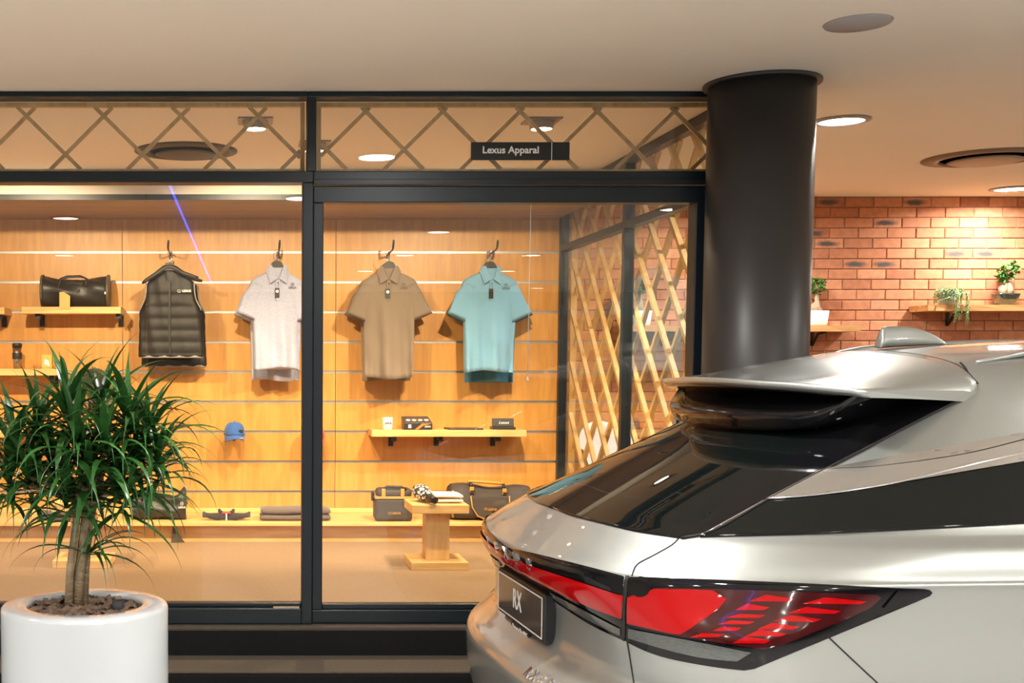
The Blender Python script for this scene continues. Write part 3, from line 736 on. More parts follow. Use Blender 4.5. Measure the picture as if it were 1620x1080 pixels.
for px, lab in ((270, 'black wall hook holding the padded vests'), (440, 'black wall hook holding the white polo'), (614, 'black wall hook holding the taupe polo'), (773, 'black wall hook holding the aqua polo')):
    P = PY(px, 399, YB); hook(P.x, P.z, lab)

# ------------------------------------------------------------------ caps
def cap(px, py, r, col, label, rz=0.0, Y=8.30, badge=True, peg=True, tilt=0.0):
    P = PY(px, py, Y)                                            # pixel of the lower middle of the crown
    t = thing('baseball_cap', P, label, 'cap', 'caps on the slat wall', rz=rz)
    rs = []
    for i in range(11):
        q = i / 10; a = q * PI / 2
        rr = r * math.cos(a) ** 0.62 if i < 10 else 0.002
        z = r * 1.18 * math.sin(a)
        rs.append([Vector((rr * 0.95 * math.cos(2 * PI * k / 36), rr * 1.06 * math.sin(2 * PI * k / 36), z)) for k in range(36)])
    MB().rings(rs).build('crown', col, t, local=True)
    br = []
    for i in range(7):
        q = i / 6; row = []
        for k in range(19):
            a = PI + PI * k / 18; x = r * 0.92 * math.cos(a) * (1 - 0.06 * q)
            y = r * 1.0 * math.sin(a) * (1 + 0.75 * q) - 0.0
            row.append(Vector((x, y, 0.004 - q * 0.022 - 0.30 * x * x / r * (0.4 + q))))
        br.append(row)
    b = MB(); b.rings(br, False); lo = [[v - Vector((0, 0, 0.004)) for v in row] for row in br]; b.rings(lo, False)
    b.rings([br[-1], lo[-1]], False)
    b.build('brim', col, t, local=True)
    MB().sphere((0, 0, r * 1.18), 0.007, 10, 6).build('top_button', col, t, local=True)
    if badge: MB().box(0.02, 0.05, -r * 1.02, -r * 0.93, r * 0.34, r * 0.52).build('badge', HANG, t, local=True)
    if badge: MB().lathe([(0.016, 0), (0.016, 0.001)], 16, M=Matrix.Translation((0.032, -r * 1.55, -0.0165)) @ Matrix.Rotation(R(-12), 4, 'Y')).build('brim_sticker', WHITE, t, local=True)
    if peg: MB().tube([(0, YB - P.y - 0.003, -0.03), (0, 0.02, -0.03), (0, 0.0, -0.015), (0, 0.0, 0.05)], 0.013, 8).build('peg', HANG, t, local=True)
CB1 = cloth('cap_blue', (0.045, 0.12, 0.36)); CB2 = cloth('cap_brown', (0.035, 0.026, 0.02)); CB3 = cloth('cap_peach', (0.62, 0.30, 0.19)); CB4 = cloth('cap_red', (0.72, 0.03, 0.012))
cap(371, 688, 0.078, CB1, 'blue baseball cap with small black badge on the wall', R(8))
cap(150, 608, 0.095, CB2, 'dark brown cap behind the top of the plant', R(-10), badge=False)
cap(243, 695, 0.080, CB3, 'peach pink cap half hidden by the plant leaves', R(30), badge=False)
cap(496, 692, 0.082, CB4, 'red cap mostly hidden behind the steel mullion', R(5))

# ------------------------------------------------------------------ bags
NYL = mat('black_nylon', (0.022, 0.020, 0.017), 0.42, 0, 0.15, 30, bump=0.25, bscale=14)
GREYC = mat('charcoal_canvas', (0.050, 0.040, 0.034), 0.7, 0, 0.1, 200, bump=0.12, bscale=20)
TAN = mat('tan_leather', (0.55, 0.27, 0.06), 0.5, 0, 0.08, 60)
def wob(x, y, s=1.0): return 0.006 * s * (math.sin(31 * x + 2 * y) + math.sin(47 * y + 19 * x))
# barrel duffel on the shelf
P = PY(117, 485, 8.22); cx_, z0 = P.x, ZSA
t = thing('duffel_bag', (cx_, 8.32, z0), 'black nylon barrel duffel bag with tan card tag on shelf', 'bag', 'holdalls and duffel bags')
rs = []; L2 = 0.225; rr = 0.112
for i in range(25):
    x = -L2 + 2 * L2 * i / 24; e = (abs(x) / L2)
    k = 1.0 + 0.02 * math.sin(9 * x) if e < 0.99 else 0.97
    sag = 0.03 * (1 - e * e)
    ring = []
    for j in range(32):
        a = 2 * PI * j / 32
        y = rr * 0.95 * math.cos(a) * k; z = rr * math.sin(a) * k
        z = max(z, -rr * 0.93)
        if z > 0: z -= sag * (z / rr) + 0.006 * math.sin(40 * x + 3 * y * 30)
        ring.append(Vector((cx_ + x, 8.32 + y + wob(x, z), z0 + rr * 0.93 + z)))
    rs.append(ring)
MB().rings(rs).build('body', NYL, t)
for s in (-1, 1):
    MB().lathe([(rr * 1.03, -0.008), (rr * 1.04, 0.0), (rr * 1.03, 0.008)], 32, M=Matrix.Translation((cx_ + s * L2, 8.32, z0 + rr * 0.97)) @ Matrix.Rotation(PI / 2, 4, 'Y') @ Matrix.Scale(0.95, 4, (0, 1, 0))).build('end_piping', mat('bag_piping', (0.10, 0.085, 0.06), 0.5), t)
for yy in (-0.05, 0.02):
    MB().tube([(cx_ - 0.11, 8.32 + yy - 0.05, z0 + 0.13), (cx_ - 0.095, 8.30 + yy, z0 + 0.19), (cx_ - 0.05, 8.30 + yy, z0 + 0.208), (cx_ + 0.04, 8.30 + yy, z0 + 0.21), (cx_ + 0.08, 8.30 + yy, z0 + 0.195), (cx_ + 0.09, 8.32 + yy - 0.05, z0 + 0.14)], 0.011, 8, flat=0.5).build('handle', NYL, t)
MB().prism([(-0.055, 0.17), (-0.04, 0.11), (0.0, 0.085), (0.04, 0.10), (0.06, 0.17)], lambda x, y, d: (cx_ + x, 8.32 - 0.102 + d + (y - 0.1) * 0.35, z0 + y), 0, 0.01).build('front_flap', NYL, t, bevel=0.003)
x = PY(102, 480, 8.18).x
MB().prism([(-0.036, -0.016), (0.036, -0.016), (0.036, 0.072), (-0.006, 0.100), (-0.036, 0.098)], lambda a, b_, d: (x + a, 8.192 + d, z0 + b_), 0, 0.003).build('card_tag', mat('tag_kraft', (0.72, 0.42, 0.13), 0.6), t)
MB().box(cx_ + L2 - 0.014, cx_ + L2 - 0.004, 8.198, 8.215, z0 + 0.085, z0 + 0.10).build('side_label', CREAMTXT, t)
# black shopper style bag on the ledge
a, b = PY(205, 828, 7.97), PY(293, 775, 7.97)
t = thing('sports_bag', ((a.x + b.x) / 2, 8.08, ZBN), 'slouched black sports bag on the low ledge by the plant', 'bag', 'holdalls and duffel bags')
rs = []
hh = 0.225
for i in range(21):
    q = i / 20; x = a.x + (b.x - a.x) * q
    top = hh * (0.62 + 0.10 * math.sin(2.2 * q + 0.6) + (0.32 * sstep(0.80, 0.97, q)))
    ring = []
    for j in range(24):
        an = 2 * PI * j / 24; c, s_ = math.cos(an), math.sin(an)
        y = 0.10 * math.copysign(abs(c) ** 0.6, c) * (1 if s_ < 0 else 0.75); z = (s_ + 1) / 2
        z = z ** 0.8 * top
        ring.append(Vector((x + wob(z * 2, q, 0.8), 8.08 + y + wob(x, z, 1.4), ZBN + z)))
    rs.append(ring)
MB().rings(rs).build('body', NYL, t)
MB().tube([(a.x + 0.08, 8.0, ZBN + 0.13), (a.x + 0.10, 7.985, ZBN + 0.175), (a.x + 0.19, 7.985, ZBN + 0.18), (a.x + 0.22, 8.0, ZBN + 0.13)], 0.010, 8, flat=0.5).build('handle', NYL, t)
lg = emblem(facing((b.x - 0.022, 7.968, ZBN + 0.115)) @ Matrix.Rotation(PI / 2, 4, 'Z'), 0.012); text_mb('LEXUS', 0.016, facing((b.x - 0.022, 7.967, ZBN + 0.09)), 0.0005, 0.0005, lg); lg.build('logo', CREAMTXT, t)
# cooler bag with tan straps
a, b = PY(594, 826, 7.93), PY(653, 826, 7.93)
X0, X1 = a.x, b.x; Yc = 8.02
t = thing('cooler_bag', ((X0 + X1) / 2, Yc, ZBN), 'charcoal cooler bag with tan straps and lettering on the ledge', 'bag', 'holdalls and duffel bags')
MB().box(X0, X1, Yc - 0.09, Yc + 0.09, ZBN + 0.001, ZBN + 0.155).build('body', GREYC, t, bevel=0.02)
MB().box(X0 + 0.012, X1 - 0.004, Yc - 0.08, Yc + 0.08, ZBN + 0.157, ZBN + 0.215).build('lid', GREYC, t, bevel=0.022)
MB().box(X0 - 0.004, X1 + 0.006, Yc - 0.094, Yc + 0.094, ZBN + 0.150, ZBN + 0.166).build('zip_band', TAN, t, bevel=0.003)
for px in (607, 637):
    x = PY(px, 800, Yc - 0.09).x
    MB().box(x - 0.013, x + 0.013, Yc - 0.086, Yc - 0.070, ZBN + 0.166, ZBN + 0.218).build('strap', TAN, t, bevel=0.004)
x, x2 = PY(603, 790, Yc).x, PY(640, 790, Yc).x
MB().tube([(x, Yc - 0.075, ZBN + 0.21), (x + 0.03, Yc - 0.07, ZBN + 0.232), (x2 - 0.03, Yc - 0.07, ZBN + 0.228), (x2, Yc - 0.075, ZBN + 0.21)], 0.008, 8).build('handle', BLACK, t)
MB().tube([(X1 - 0.005, Yc, ZBN + 0.21), (X1 + 0.02, Yc - 0.03, ZBN + 0.19), (X1 + 0.012, Yc - 0.06, ZBN + 0.16)], 0.008, 6).build('shoulder_strap', TAN, t)
MB().box(X0 - 0.02, X0, Yc - 0.02, Yc + 0.02, ZBN + 0.13, ZBN + 0.19).build('side_buckle', BLACK, t, bevel=0.004)
lg = emblem(facing(((X0 + X1) / 2 - 0.03, Yc - 0.0925, ZBN + 0.055)), 0.011); text_mb('LEXUS', 0.020, facing(((X0 + X1) / 2 - 0.014, Yc - 0.0925, ZBN + 0.055)), 0.0006, 0.0005, lg, align='LEFT'); lg.build('logo', TAN, t)
# large holdall
a, b = PY(716, 828, 7.95), PY(842, 828, 7.95); X0, X1 = a.x, b.x; Yc = 8.10
t = thing('holdall', ((X0 + X1) / 2, Yc, ZBN), 'large charcoal canvas holdall with tan handles behind the pedestal', 'bag', 'holdalls and duffel bags')
rs = []
for i in range(29):
    q = i / 28; x = X0 + (X1 - X0) * q
    top = 0.235 + 0.012 * math.sin(9 * q) - 0.02 * q
    ring = []
    for j in range(32):
        an = 2 * PI * j / 32; c, s_ = math.cos(an), math.sin(an)
        y = 0.13 * math.copysign(abs(c) ** 0.55, c); z = top * (math.copysign(abs(s_) ** 0.6, s_) + 1) / 2
        if z > 0.5 * top: y *= 1 - 0.45 * ((z - 0.5 * top) / (0.5 * top))
        y *= 1 if 0.04 < q < 0.96 else 0.9
        ring.append(Vector((x + wob(z * 2, y * 3, 0.9), Yc + y + wob(x * 0.8, z * 0.7, 1.2), ZBN + z)))
    rs.append(ring)
MB().rings(rs).build('body', GREYC, t)
ux = lambda px: PY(px, 800, 7.97).x
pocket = [(ux(745), 0.165), (ux(747), 0.09), (ux(755), 0.035), (ux(770), 0.005), (ux(785), 0.004), (ux(802), 0.03), (ux(806), 0.11), (ux(806), 0.165)]
MB().prism(pocket, lambda x, y, d: (x, 7.965 + d + 0.25 * max(y - 0.11, 0), ZBN + y), 0, 0.02).build('front_pocket', GREYC, t, bevel=0.006)
MB().tube([(x_, 7.962 + 0.25 * max(y_ - 0.11, 0), ZBN + y_) for x_, y_ in pocket], 0.0045, 6).build('pocket_piping', TAN, t)
hz = ZBN + 0.255
MB().tube([(ux(741), 8.02, hz + 0.006), (ux(760), 8.02, hz + 0.002), (ux(785), 8.02, hz - 0.006), (ux(800), 8.02, hz - 0.012)], 0.010, 10).build('handle', TAN, t)
for px, dz in ((747, 0.0), (799, -0.012)):
    x = ux(px)
    MB().box(x - 0.014, x + 0.014, 7.985, 8.0, ZBN + 0.185 + dz, ZBN + 0.225 + dz).build('handle_tab', TAN, t, bevel=0.003)
    MB().box(x - 0.012, x + 0.016, 7.978, 7.986, ZBN + 0.190 + dz, ZBN + 0.202 + dz).build('buckle', CHROME, t)
    MB().tube([(x, 8.0, ZBN + 0.21 + dz), (x - 0.004, 8.01, hz + dz)], 0.010, 8).build('handle_post', BLACK, t)
lg = emblem(facing((ux(768), 7.9635, ZBN + 0.078)), 0.011); text_mb('LEXUS', 0.020, facing((ux(772), 7.9635, ZBN + 0.076)), 0.0006, 0.0005, lg, align='LEFT'); lg.build('logo', TAN, t)
MB().tube([(X0 + 0.01, 8.0, ZBN + 0.20), (X0 - 0.012, 7.99, ZBN + 0.12), (X0 + 0.01, 7.98, ZBN + 0.02)], 0.007, 6).build('side_strap', TAN, t)

# ------------------------------------------------------------------ folded and small goods
def folded(px0, px1, py, h, col, label, layers=3, Y=7.95, dep=0.2, z0=ZBN, grp=None):
    a, b = PY(px0, py, Y), PY(px1, py, Y)
    t = thing('folded_garment', ((a.x + b.x) / 2, Y + dep / 2, z0), label, 'garment', grp)
    for k in range(layers):
        rs = []
        zb, zt = z0 + 0.001 + h * k / layers, z0 + h * (k + 1) / layers
        for i in range(13):
            q = i / 12; x = a.x + (b.x - a.x) * q + (0.006 * k if q == 0 else 0)
            zz = (zt - zb) * (0.55 if i in (0, 12) else 1.0)
            ring = []
            for j in range(16):
                an = 2 * PI * j / 16; c, s_ = math.cos(an), math.sin(an)
                ring.append(Vector((x, Y + dep / 2 + dep / 2 * math.copysign(abs(c) ** 0.5, c), (zb + zt) / 2 + zz / 2 * math.copysign(abs(s_) ** 0.7, s_) + 0.003 * math.sin(17 * x + k) * (k + 1) / layers)))
            rs.append(ring)
        MB().rings(rs).build('fold', col, t)
    return t
folded(411, 523, 827, 0.085, cloth('mocha_cloth', (0.125, 0.092, 0.078)), 'folded mocha brown garment on the ledge behind the mullion', 2)
folded(57, 112, 826, 0.055, cloth('dark_cloth', (0.05, 0.045, 0.04)), 'dark folded garment on the ledge behind the plant', 2)
# gloves with a red and white band
a, b = PY(321, 827, 7.96), PY(395, 827, 7.96)
t = thing('glove_pair', ((a.x + b.x) / 2, 8.0, ZBN), 'pair of dark gloves held by a red and white band', 'gloves')
GL = cloth('glove_dark', (0.035, 0.028, 0.024))
for s in (-1, 1):
    g = MB(); cxx = (a.x + b.x) / 2
    g.tube([(cxx + s * 0.005, 8.0, ZBN + 0.028), (cxx + s * 0.06, 7.99, ZBN + 0.026), (cxx + s * 0.11, 7.99, ZBN + 0.03), (cxx + s * 0.155, 8.0, ZBN + 0.042)], [0.026, 0.028, 0.022, 0.010], 12, flat=0.9)
    g.tube([(cxx + s * 0.02, 8.0, ZBN + 0.04), (cxx + s * 0.045, 7.99, ZBN + 0.062), (cxx + s * 0.05, 7.99, ZBN + 0.078)], [0.016, 0.013, 0.008], 10)
    for k in range(3): g.tube([(cxx + s * 0.10, 7.985 + 0.02 * k, ZBN + 0.025), (cxx + s * 0.16, 7.98 + 0.025 * k, ZBN + 0.03 + 0.01 * k)], [0.011, 0.008], 8)
    g.build('glove', GL, t)
MB().box(cxx - 0.028, cxx + 0.028, 7.965, 8.03, ZBN + 0.048, ZBN + 0.056).build('red_band', CB4, t)
MB().box(cxx - 0.004, cxx + 0.005, 7.962, 7.968, ZBN + 0.004, ZBN + 0.05).build('white_band', WHITE, t)
# dark brown triangular piece at the ledge front by the sports bag
x = PY(271, 850, 7.93).x
tag(MB().prism([(x, ZF + 0.001), (x + 0.09, ZF + 0.001), (x + 0.012, ZBN - 0.03)], lambda a_, b_, d: (a_, 7.92 + d, b_), 0, 0.012).build('floor_wedge', mat('wedge_brown', (0.07, 0.05, 0.035), 0.6)), 'small dark brown triangular wedge standing against the ledge front', 'wedge')
# tumblers
STEELC = mat('tumbler_steel', (0.55, 0.53, 0.50), 0.25, 1.0); TBLK = mat('tumbler_black', (0.03, 0.024, 0.02), 0.4)
def tumbler(px, zb, label, s=1.0, Y=8.26):
    P = PY(px, 580, Y); x = P.x
    t = thing('tumbler', (x, Y, zb), label, 'tumbler', 'steel tumblers on the shelves')
    MB().lathe([(0.028 * s, 0), (0.030 * s, 0.07 * s), (0.032 * s, 0.15 * s)], 28, (x, Y, zb)).build('cup', STEELC, t)
    MB().lathe([(0.0325 * s, 0.065 * s), (0.0335 * s, 0.07 * s), (0.0335 * s, 0.105 * s), (0.0325 * s, 0.11 * s)], 28, (x, Y, zb), cap0=False, cap1=False).build('grip', TBLK, t)
    MB().lathe([(0.034 * s, 0.15 * s), (0.034 * s, 0.168 * s), (0.028 * s, 0.175 * s), (0.004, 0.175 * s)], 28, (x, Y, zb)).build('lid', TBLK, t)
tumbler(27.5, ZSC, 'steel tumbler with black lid and grip beside the card box')
tumbler(13, ZSD, 'steel tumbler on the lower shelf behind the leaves')
a, b = PY(66, 580, 8.24), PY(82, 580, 8.24)
t = thing('card_box', ((a.x + b.x) / 2, 8.27, ZSC), 'small yellow card box with white picture beside the tumbler', 'box')
MB().box(a.x, b.x, 8.24, 8.30, ZSC, ZSC + 0.095).build('carton', mat('carton_yellow', (0.70, 0.42, 0.10), 0.5), t, bevel=0.002)
MB().prism([(-0.02, 0.03), (0.022, 0.018), (0.012, 0.055), (-0.012, 0.068)], lambda x_, y_, d: ((a.x + b.x) / 2 + x_, 8.2385 + d, ZSC + y_), 0, 0.001).build('printed_picture', WHITE, t)
# goods on the long shelf
a, b = PY(605.5, 673, 8.26), PY(622, 673, 8.26); x = (a.x + b.x) / 2
t = thing('mug', (x, 8.28, ZSB), 'white mug with small dark lettering on the long shelf', 'mug')
MB().lathe([(0.033, 0), (0.036, 0.004), (0.036, 0.082), (0.0335, 0.083), (0.0325, 0.006), (0.001, 0.006)], 32, (x, 8.28, ZSB)).build('cup', WHITE, t)
MB().tube([(x - 0.012, 8.313, ZSB + 0.065), (x - 0.015, 8.335, ZSB + 0.06), (x - 0.016, 8.34, ZSB + 0.04), (x - 0.014, 8.33, ZSB + 0.022), (x - 0.012, 8.313, ZSB + 0.02)], 0.004, 8).build('handle', WHITE, t)
text_mb('LEXUS', 0.016, facing((x, 8.2425, ZSB + 0.045)), 0.0008, 0.0005).build('lettering', HANG, t)
a, b = PY(639, 678, 8.22), PY(684, 678, 8.22)
t = thing('golf_ball_box', ((a.x + b.x) / 2, 8.29, ZSB), 'black box with orange stripe and row of balls on top', 'box')
BXK = mat('box_dark', (0.035, 0.028, 0.026), 0.35)
m = MB(); w0, w1 = a.x, b.x
m.add([(w0, 8.22, ZSB), (w1, 8.22, ZSB), (w1, 8.36, ZSB), (w0, 8.36, ZSB), (w0, 8.22, ZSB + 0.048), (w1, 8.22, ZSB + 0.048), (w1 - 0.01, 8.36, ZSB + 0.088), (w0, 8.36, ZSB + 0.088)], [(0, 3, 2, 1), (4, 5, 6, 7), (0, 1, 5, 4), (1, 2, 6, 5), (2, 3, 7, 6), (3, 0, 4, 7)]); m.build('carton', BXK, t, bevel=0.002)
MB().prism([(0.075, 0.004), (0.10, 0.004), (0.135, 0.030), (0.19, 0.043), (0.125, 0.043)], lambda x_, y_, d: (w0 + x_, 8.2185 + d, ZSB + y_), 0, 0.001).build('orange_stripe', mat('print_orange', (0.72, 0.22, 0.04), 0.5), t)
sl = math.atan2(0.04, 0.14)
for k in range(4): MB().lathe([(0.0165, 0), (0.0165, 0.002), (0.010, 0.005)], 18, M=Matrix.Translation((w0 + 0.035 + 0.042 * k, 8.275, ZSB + 0.048 + 0.055 * 0.286)) @ Matrix.Rotation(sl, 4, 'X')).build('ball_window', WHITE, t)
MB().box(w0 + 0.03, w0 + 0.05, 8.2185, 8.22, ZSB + 0.012, ZSB + 0.036).build('front_print', CREAMTXT, t)
text_mb('LEXUS', 0.014, facing((w1 - 0.032, 8.2182, ZSB + 0.022), 0), 0.0004, 0.0005).build('lettering', CREAMTXT, t)
a, b = PY(712, 679, 8.215), PY(765, 679, 8.215)
tag(MB().add([(a.x, 8.215, ZSB), (b.x, 8.215, ZSB), (b.x - 0.02, 8.36, ZSB), (a.x - 0.02, 8.36, ZSB), (a.x, 8.215, ZSB + 0.012), (b.x, 8.215, ZSB + 0.012), (b.x - 0.02, 8.36, ZSB + 0.012), (a.x - 0.02, 8.36, ZSB + 0.012)], [(0, 3, 2, 1), (4, 5, 6, 7), (0, 1, 5, 4), (1, 2, 6, 5), (2, 3, 7, 6), (3, 0, 4, 7)]).build('notebook', mat('notebook_brown', (0.04, 0.022, 0.02), 0.4), bevel=0.003), 'thin dark brown notebook lying flat on the long shelf', 'notebook')
a, b = PY(780, 678, 8.24), PY(816, 678, 8.24)
t = thing('gift_box', ((a.x + b.x) / 2, 8.30, ZSB), 'open black gift box with white script on the long shelf', 'box')
MB().box(a.x, b.x, 8.24, 8.36, ZSB, ZSB + 0.018).build('tray', BXK, t, bevel=0.002)
MB().box(0, b.x - a.x - 0.006, -0.008, 0.008, 0, 0.058, Matrix.Translation((a.x + 0.006, 8.30, ZSB + 0.018)) @ Matrix.Rotation(R(-14), 4, 'X')).build('lid', BXK, t, bevel=0.002)
text_mb('Lexus', 0.026, facing(((a.x + b.x) / 2 + 0.006, 8.2965, ZSB + 0.046), 0, R(-14)), 0.0006, 0.0005, shear=0.4, space=1.15).build('script', CREAMTXT, t)
# club head cover and towel on the pedestal
a = PY(672, 785, pp.y + 0.12)
t = thing('club_cover', (a.x, pp.y + 0.12, 0.802), 'black and white knitted club head cover on the pedestal', 'head cover')
def knit():
    m, nt, N, L, b = nmat('knit'); tc = N.new('ShaderNodeTexCoord')
    v = N.new('ShaderNodeTexVoronoi'); v.inputs['Scale'].default_value = 60; L.new(tc.outputs['Object'], v.inputs['Vector'])
    r = N.new('ShaderNodeValToRGB'); r.color_ramp.elements[0].position = 0.42; r.color_ramp.elements[0].color = (0.75, 0.72, 0.68, 1); r.color_ramp.elements[1].position = 0.5; r.color_ramp.elements[1].color = (0.03, 0.03, 0.03, 1)
    L.new(v.outputs['Distance'], r.inputs[0]); L.new(r.outputs[0], b.inputs['Base Color']); b.inputs['Roughness'].default_value = 0.9
    return m
KP = [PY(659, 783, pp.y + 0.25), PY(664, 784, pp.y + 0.20), PY(672, 789, pp.y + 0.13), PY(679, 795, pp.y + 0.07)]
for i, q in enumerate(KP): q.z = 0.802 + (0.052, 0.060, 0.050, 0.034)[i]
MB().tube(KP, [0.022, 0.052, 0.046, 0.026], 18).build('knitted_head', knit(), t, sub=1)
e = KP[-1]; MB().tube([e, e + Vector((0.014, -0.05, -0.004)), e + Vector((0.02, -0.085, -0.006))], [0.026, 0.022, 0.020], 14).build('sock', HANG, t)
MB().sphere(KP[0] + Vector((-0.006, 0.01, 0.02)), 0.016, 10, 8).build('bobble', HANG, t)
tw_ = folded(686, 733, 797, 0.052, cloth('towel_white', (0.78, 0.68, 0.58)), 'folded cream white towel on the pedestal', 2, pp.y + 0.08, 0.20, 0.802)
# thin pull cord inside the door
a = PY(840, 318, 5.49); b = PY(834.5, 602, 5.49)
t = thing('pull_cord', (b.x, 5.49, b.z), 'thin white pull cord hanging inside the glass door', 'cord')
MB().tube([a, b], 0.0016, 6).build('string', WHITE, t)
MB().lathe([(0.002, 0.02), (0.006, 0.0), (0.004, -0.004)], 12, b).build('bell', WHITE, t)

# ------------------------------------------------------------------ brick wall shelves and their plants
PINE = wood('pine_plank', (0.72, 0.40, 0.16), (0.50, 0.23, 0.07), 'x', 0.5)
LEAF = mat('leaf_small', (0.06, 0.20, 0.035), 0.45, 0, 0.3, 30); LEAF2 = mat('leaf_pale', (0.26, 0.38, 0.16), 0.5, 0, 0.3, 40)
BARK = mat('bark_pale', (0.42, 0.32, 0.20), 0.8, 0, 0.2, 40, bump=0.3)
def plank(x0, x1, z, br, label):
    t = thing('plank_shelf', ((x0 + x1) / 2, 8.58, z - 0.04), label, 'shelf', 'pine plank shelves on the brick wall')
    m = MB(); n = 14
    for i in range(n + 1):
        pass
    rs = []
    for i in range(n + 1):
        x = x0 + (x1 - x0) * i / n; e = 0.006 * math.sin(9 * x) + 0.004 * math.sin(23 * x)
        rs.append([Vector((x, 8.46 + e, z - 0.042)), Vector((x, 8.698, z - 0.042)), Vector((x, 8.698, z)), Vector((x, 8.46 + e * 0.6, z))])
    m.rings(rs, True, True, True, False).build('board', PINE, t)
    for x in br:
        b = MB(); b.bar((x, 8.69, z - 0.14), (x, 8.69, z - 0.042), 0.02, 0.012); b.tube([(x, 8.68, z - 0.13), (x, 8.60, z - 0.055), (x, 8.50, z - 0.048)], 0.010, 8); b.build('bracket', BLACK, t)
ZP1, ZP2 = PY(1310, 514.5, 8.46).z, PY(1550, 482, 8.46).z
plank(PY(985, 514, 8.46).x, PY(1362, 514, 8.46).x, ZP1, (3.0, 4.08), 'pine plank shelf on the brick wall behind the black column')
plank(PY(1468, 482, 8.46).x, 7.4, ZP2, (5.05, 6.3), 'longer pine plank shelf on the brick wall with two plants')
def leaf_cluster(c, rx, rz_, n, s, seed):
    rnd = random.Random(seed); m = MB()
    for _ in range(n):
        a, h, q = rnd.uniform(0, 2 * PI), rnd.uniform(-1, 1), rnd.uniform(0.5, 1) ** 0.5
        rr = math.sqrt(1 - h * h) * q
        p = Vector((c[0] + rx * rr * math.cos(a), c[1] + rx * rr * math.sin(a), c[2] + rz_ * h * q))
        M = Matrix.Translation(p) @ Euler((rnd.uniform(-0.9, 0.9), rnd.uniform(-0.9, 0.9), rnd.uniform(0, 6.3))).to_matrix().to_4x4()
        l, w = s * rnd.uniform(0.8, 1.3), s * 0.45
        m.add([M @ Vector(v) for v in ((0, 0, 0), (l * 0.5, w, 0.2 * w), (l, 0, -0.1 * l), (l * 0.5, -w, 0.2 * w), (l * 0.5, 0, 0))], [(0, 4, 1), (1, 4, 2), (2, 4, 3), (3, 4, 0)])
    return m
def bonsai(px, zb, kind, label, Y=8.58):
    x = PY(px, 500, Y).x
    t = thing('bonsai_plant', (x, Y, zb), label, 'plant', 'small plants on the plank shelves')
    if kind == 'white':
        m = MB(); rs = []
        for z, w in ((0, 0.062), (0.01, 0.066), (0.105, 0.077), (0.107, 0.070), (0.02, 0.060)):
            rs.append(ell(w, w * 0.8, zb + z, 32, None, Y, x, 5))
        m.rings(rs); m.build('pot', WHITE, t)
        MB().tube([(x - 0.005, Y, zb + 0.09), (x - 0.01, Y, zb + 0.14), (x + 0.004, Y, zb + 0.17), (x - 0.004, Y, zb + 0.22), (x, Y, zb + 0.26)], [0.038, 0.034, 0.016, 0.013, 0.010], 14).build('trunk', BARK, t)
        for k in range(3): MB().tube([(x, Y, zb + 0.14), (x + 0.025 * math.cos(2.1 * k), Y + 0.025 * math.sin(2.1 * k), zb + 0.12), (x + 0.04 * math.cos(2.1 * k), Y + 0.035 * math.sin(2.1 * k), zb + 0.09)], [0.016, 0.013, 0.012], 8).build('root', BARK, t)
        o = leaf_cluster((x, Y, zb + 0.285), 0.062, 0.062, 170, 0.026, px).build('leaves', LEAF, t, fix=False); o['kind'] = 'stuff'
    else:
        m = MB(); m.rings([ell(w, w * 0.7, zb + z, 32, None, Y, x, 4) for z, w in ((0, 0.055), (0.004, 0.06), (0.075, 0.084), (0.085, 0.085), (0.085, 0.077), (0.07, 0.07))]); m.build('pot', mat('pot_dark_green', (0.02, 0.032, 0.030), 0.2, 0, 0.2, 20, coat=0.8), t)
        MB().lathe([(0.07, 0.078), (0.001, 0.083)], 24, (x, Y, zb)).build('gravel', mat('gravel_pale', (0.50, 0.42, 0.28), 0.9, 0, 0.4, 200), t)
        for s in (-1, 1): MB().tube([(x + s * 0.022, Y, zb + 0.07), (x + s * 0.024, Y, zb + 0.12), (x + s * 0.012, Y, zb + 0.155), (x, Y, zb + 0.17)], [0.030, 0.028, 0.022, 0.010], 14).build('trunk', BARK, t)
        MB().tube([(x, Y, zb + 0.16), (x + 0.006, Y, zb + 0.20)], [0.012, 0.007], 8).build('stem', BARK, t)
        for c, r_ in (((x + 0.012, Y, zb + 0.25), 0.055), ((x - 0.035, Y, zb + 0.205), 0.026)):
            o = leaf_cluster(c, r_, r_, int(2600 * r_), 0.030, px).build('leaves', LEAF, t, fix=False); o['kind'] = 'stuff'
bonsai(1291, ZP1, 'white', 'small bonsai in white pot on the plank beside the column')
bonsai(1012, ZP1, 'white', 'small bonsai in white pot seen through the lattice screen')
bonsai(1590, ZP2, 'dark', 'stout rooted bonsai in dark green bowl on the plank')
x = PY(1497, 470, 8.58).x
t = thing('trailing_plant', (x, 8.58, ZP2), 'pale green trailing plant spilling over the plank edge', 'plant', 'small plants on the plank shelves')
MB().lathe([(0.050, 0), (0.056, 0.01), (0.066, 0.095), (0.060, 0.096), (0.05, 0.02)], 28, (x, 8.56, ZP2)).build('pot', mat('pot_grey', (0.50, 0.50, 0.46), 0.6), t)
rnd = random.Random(5); m = MB(); lf = MB()
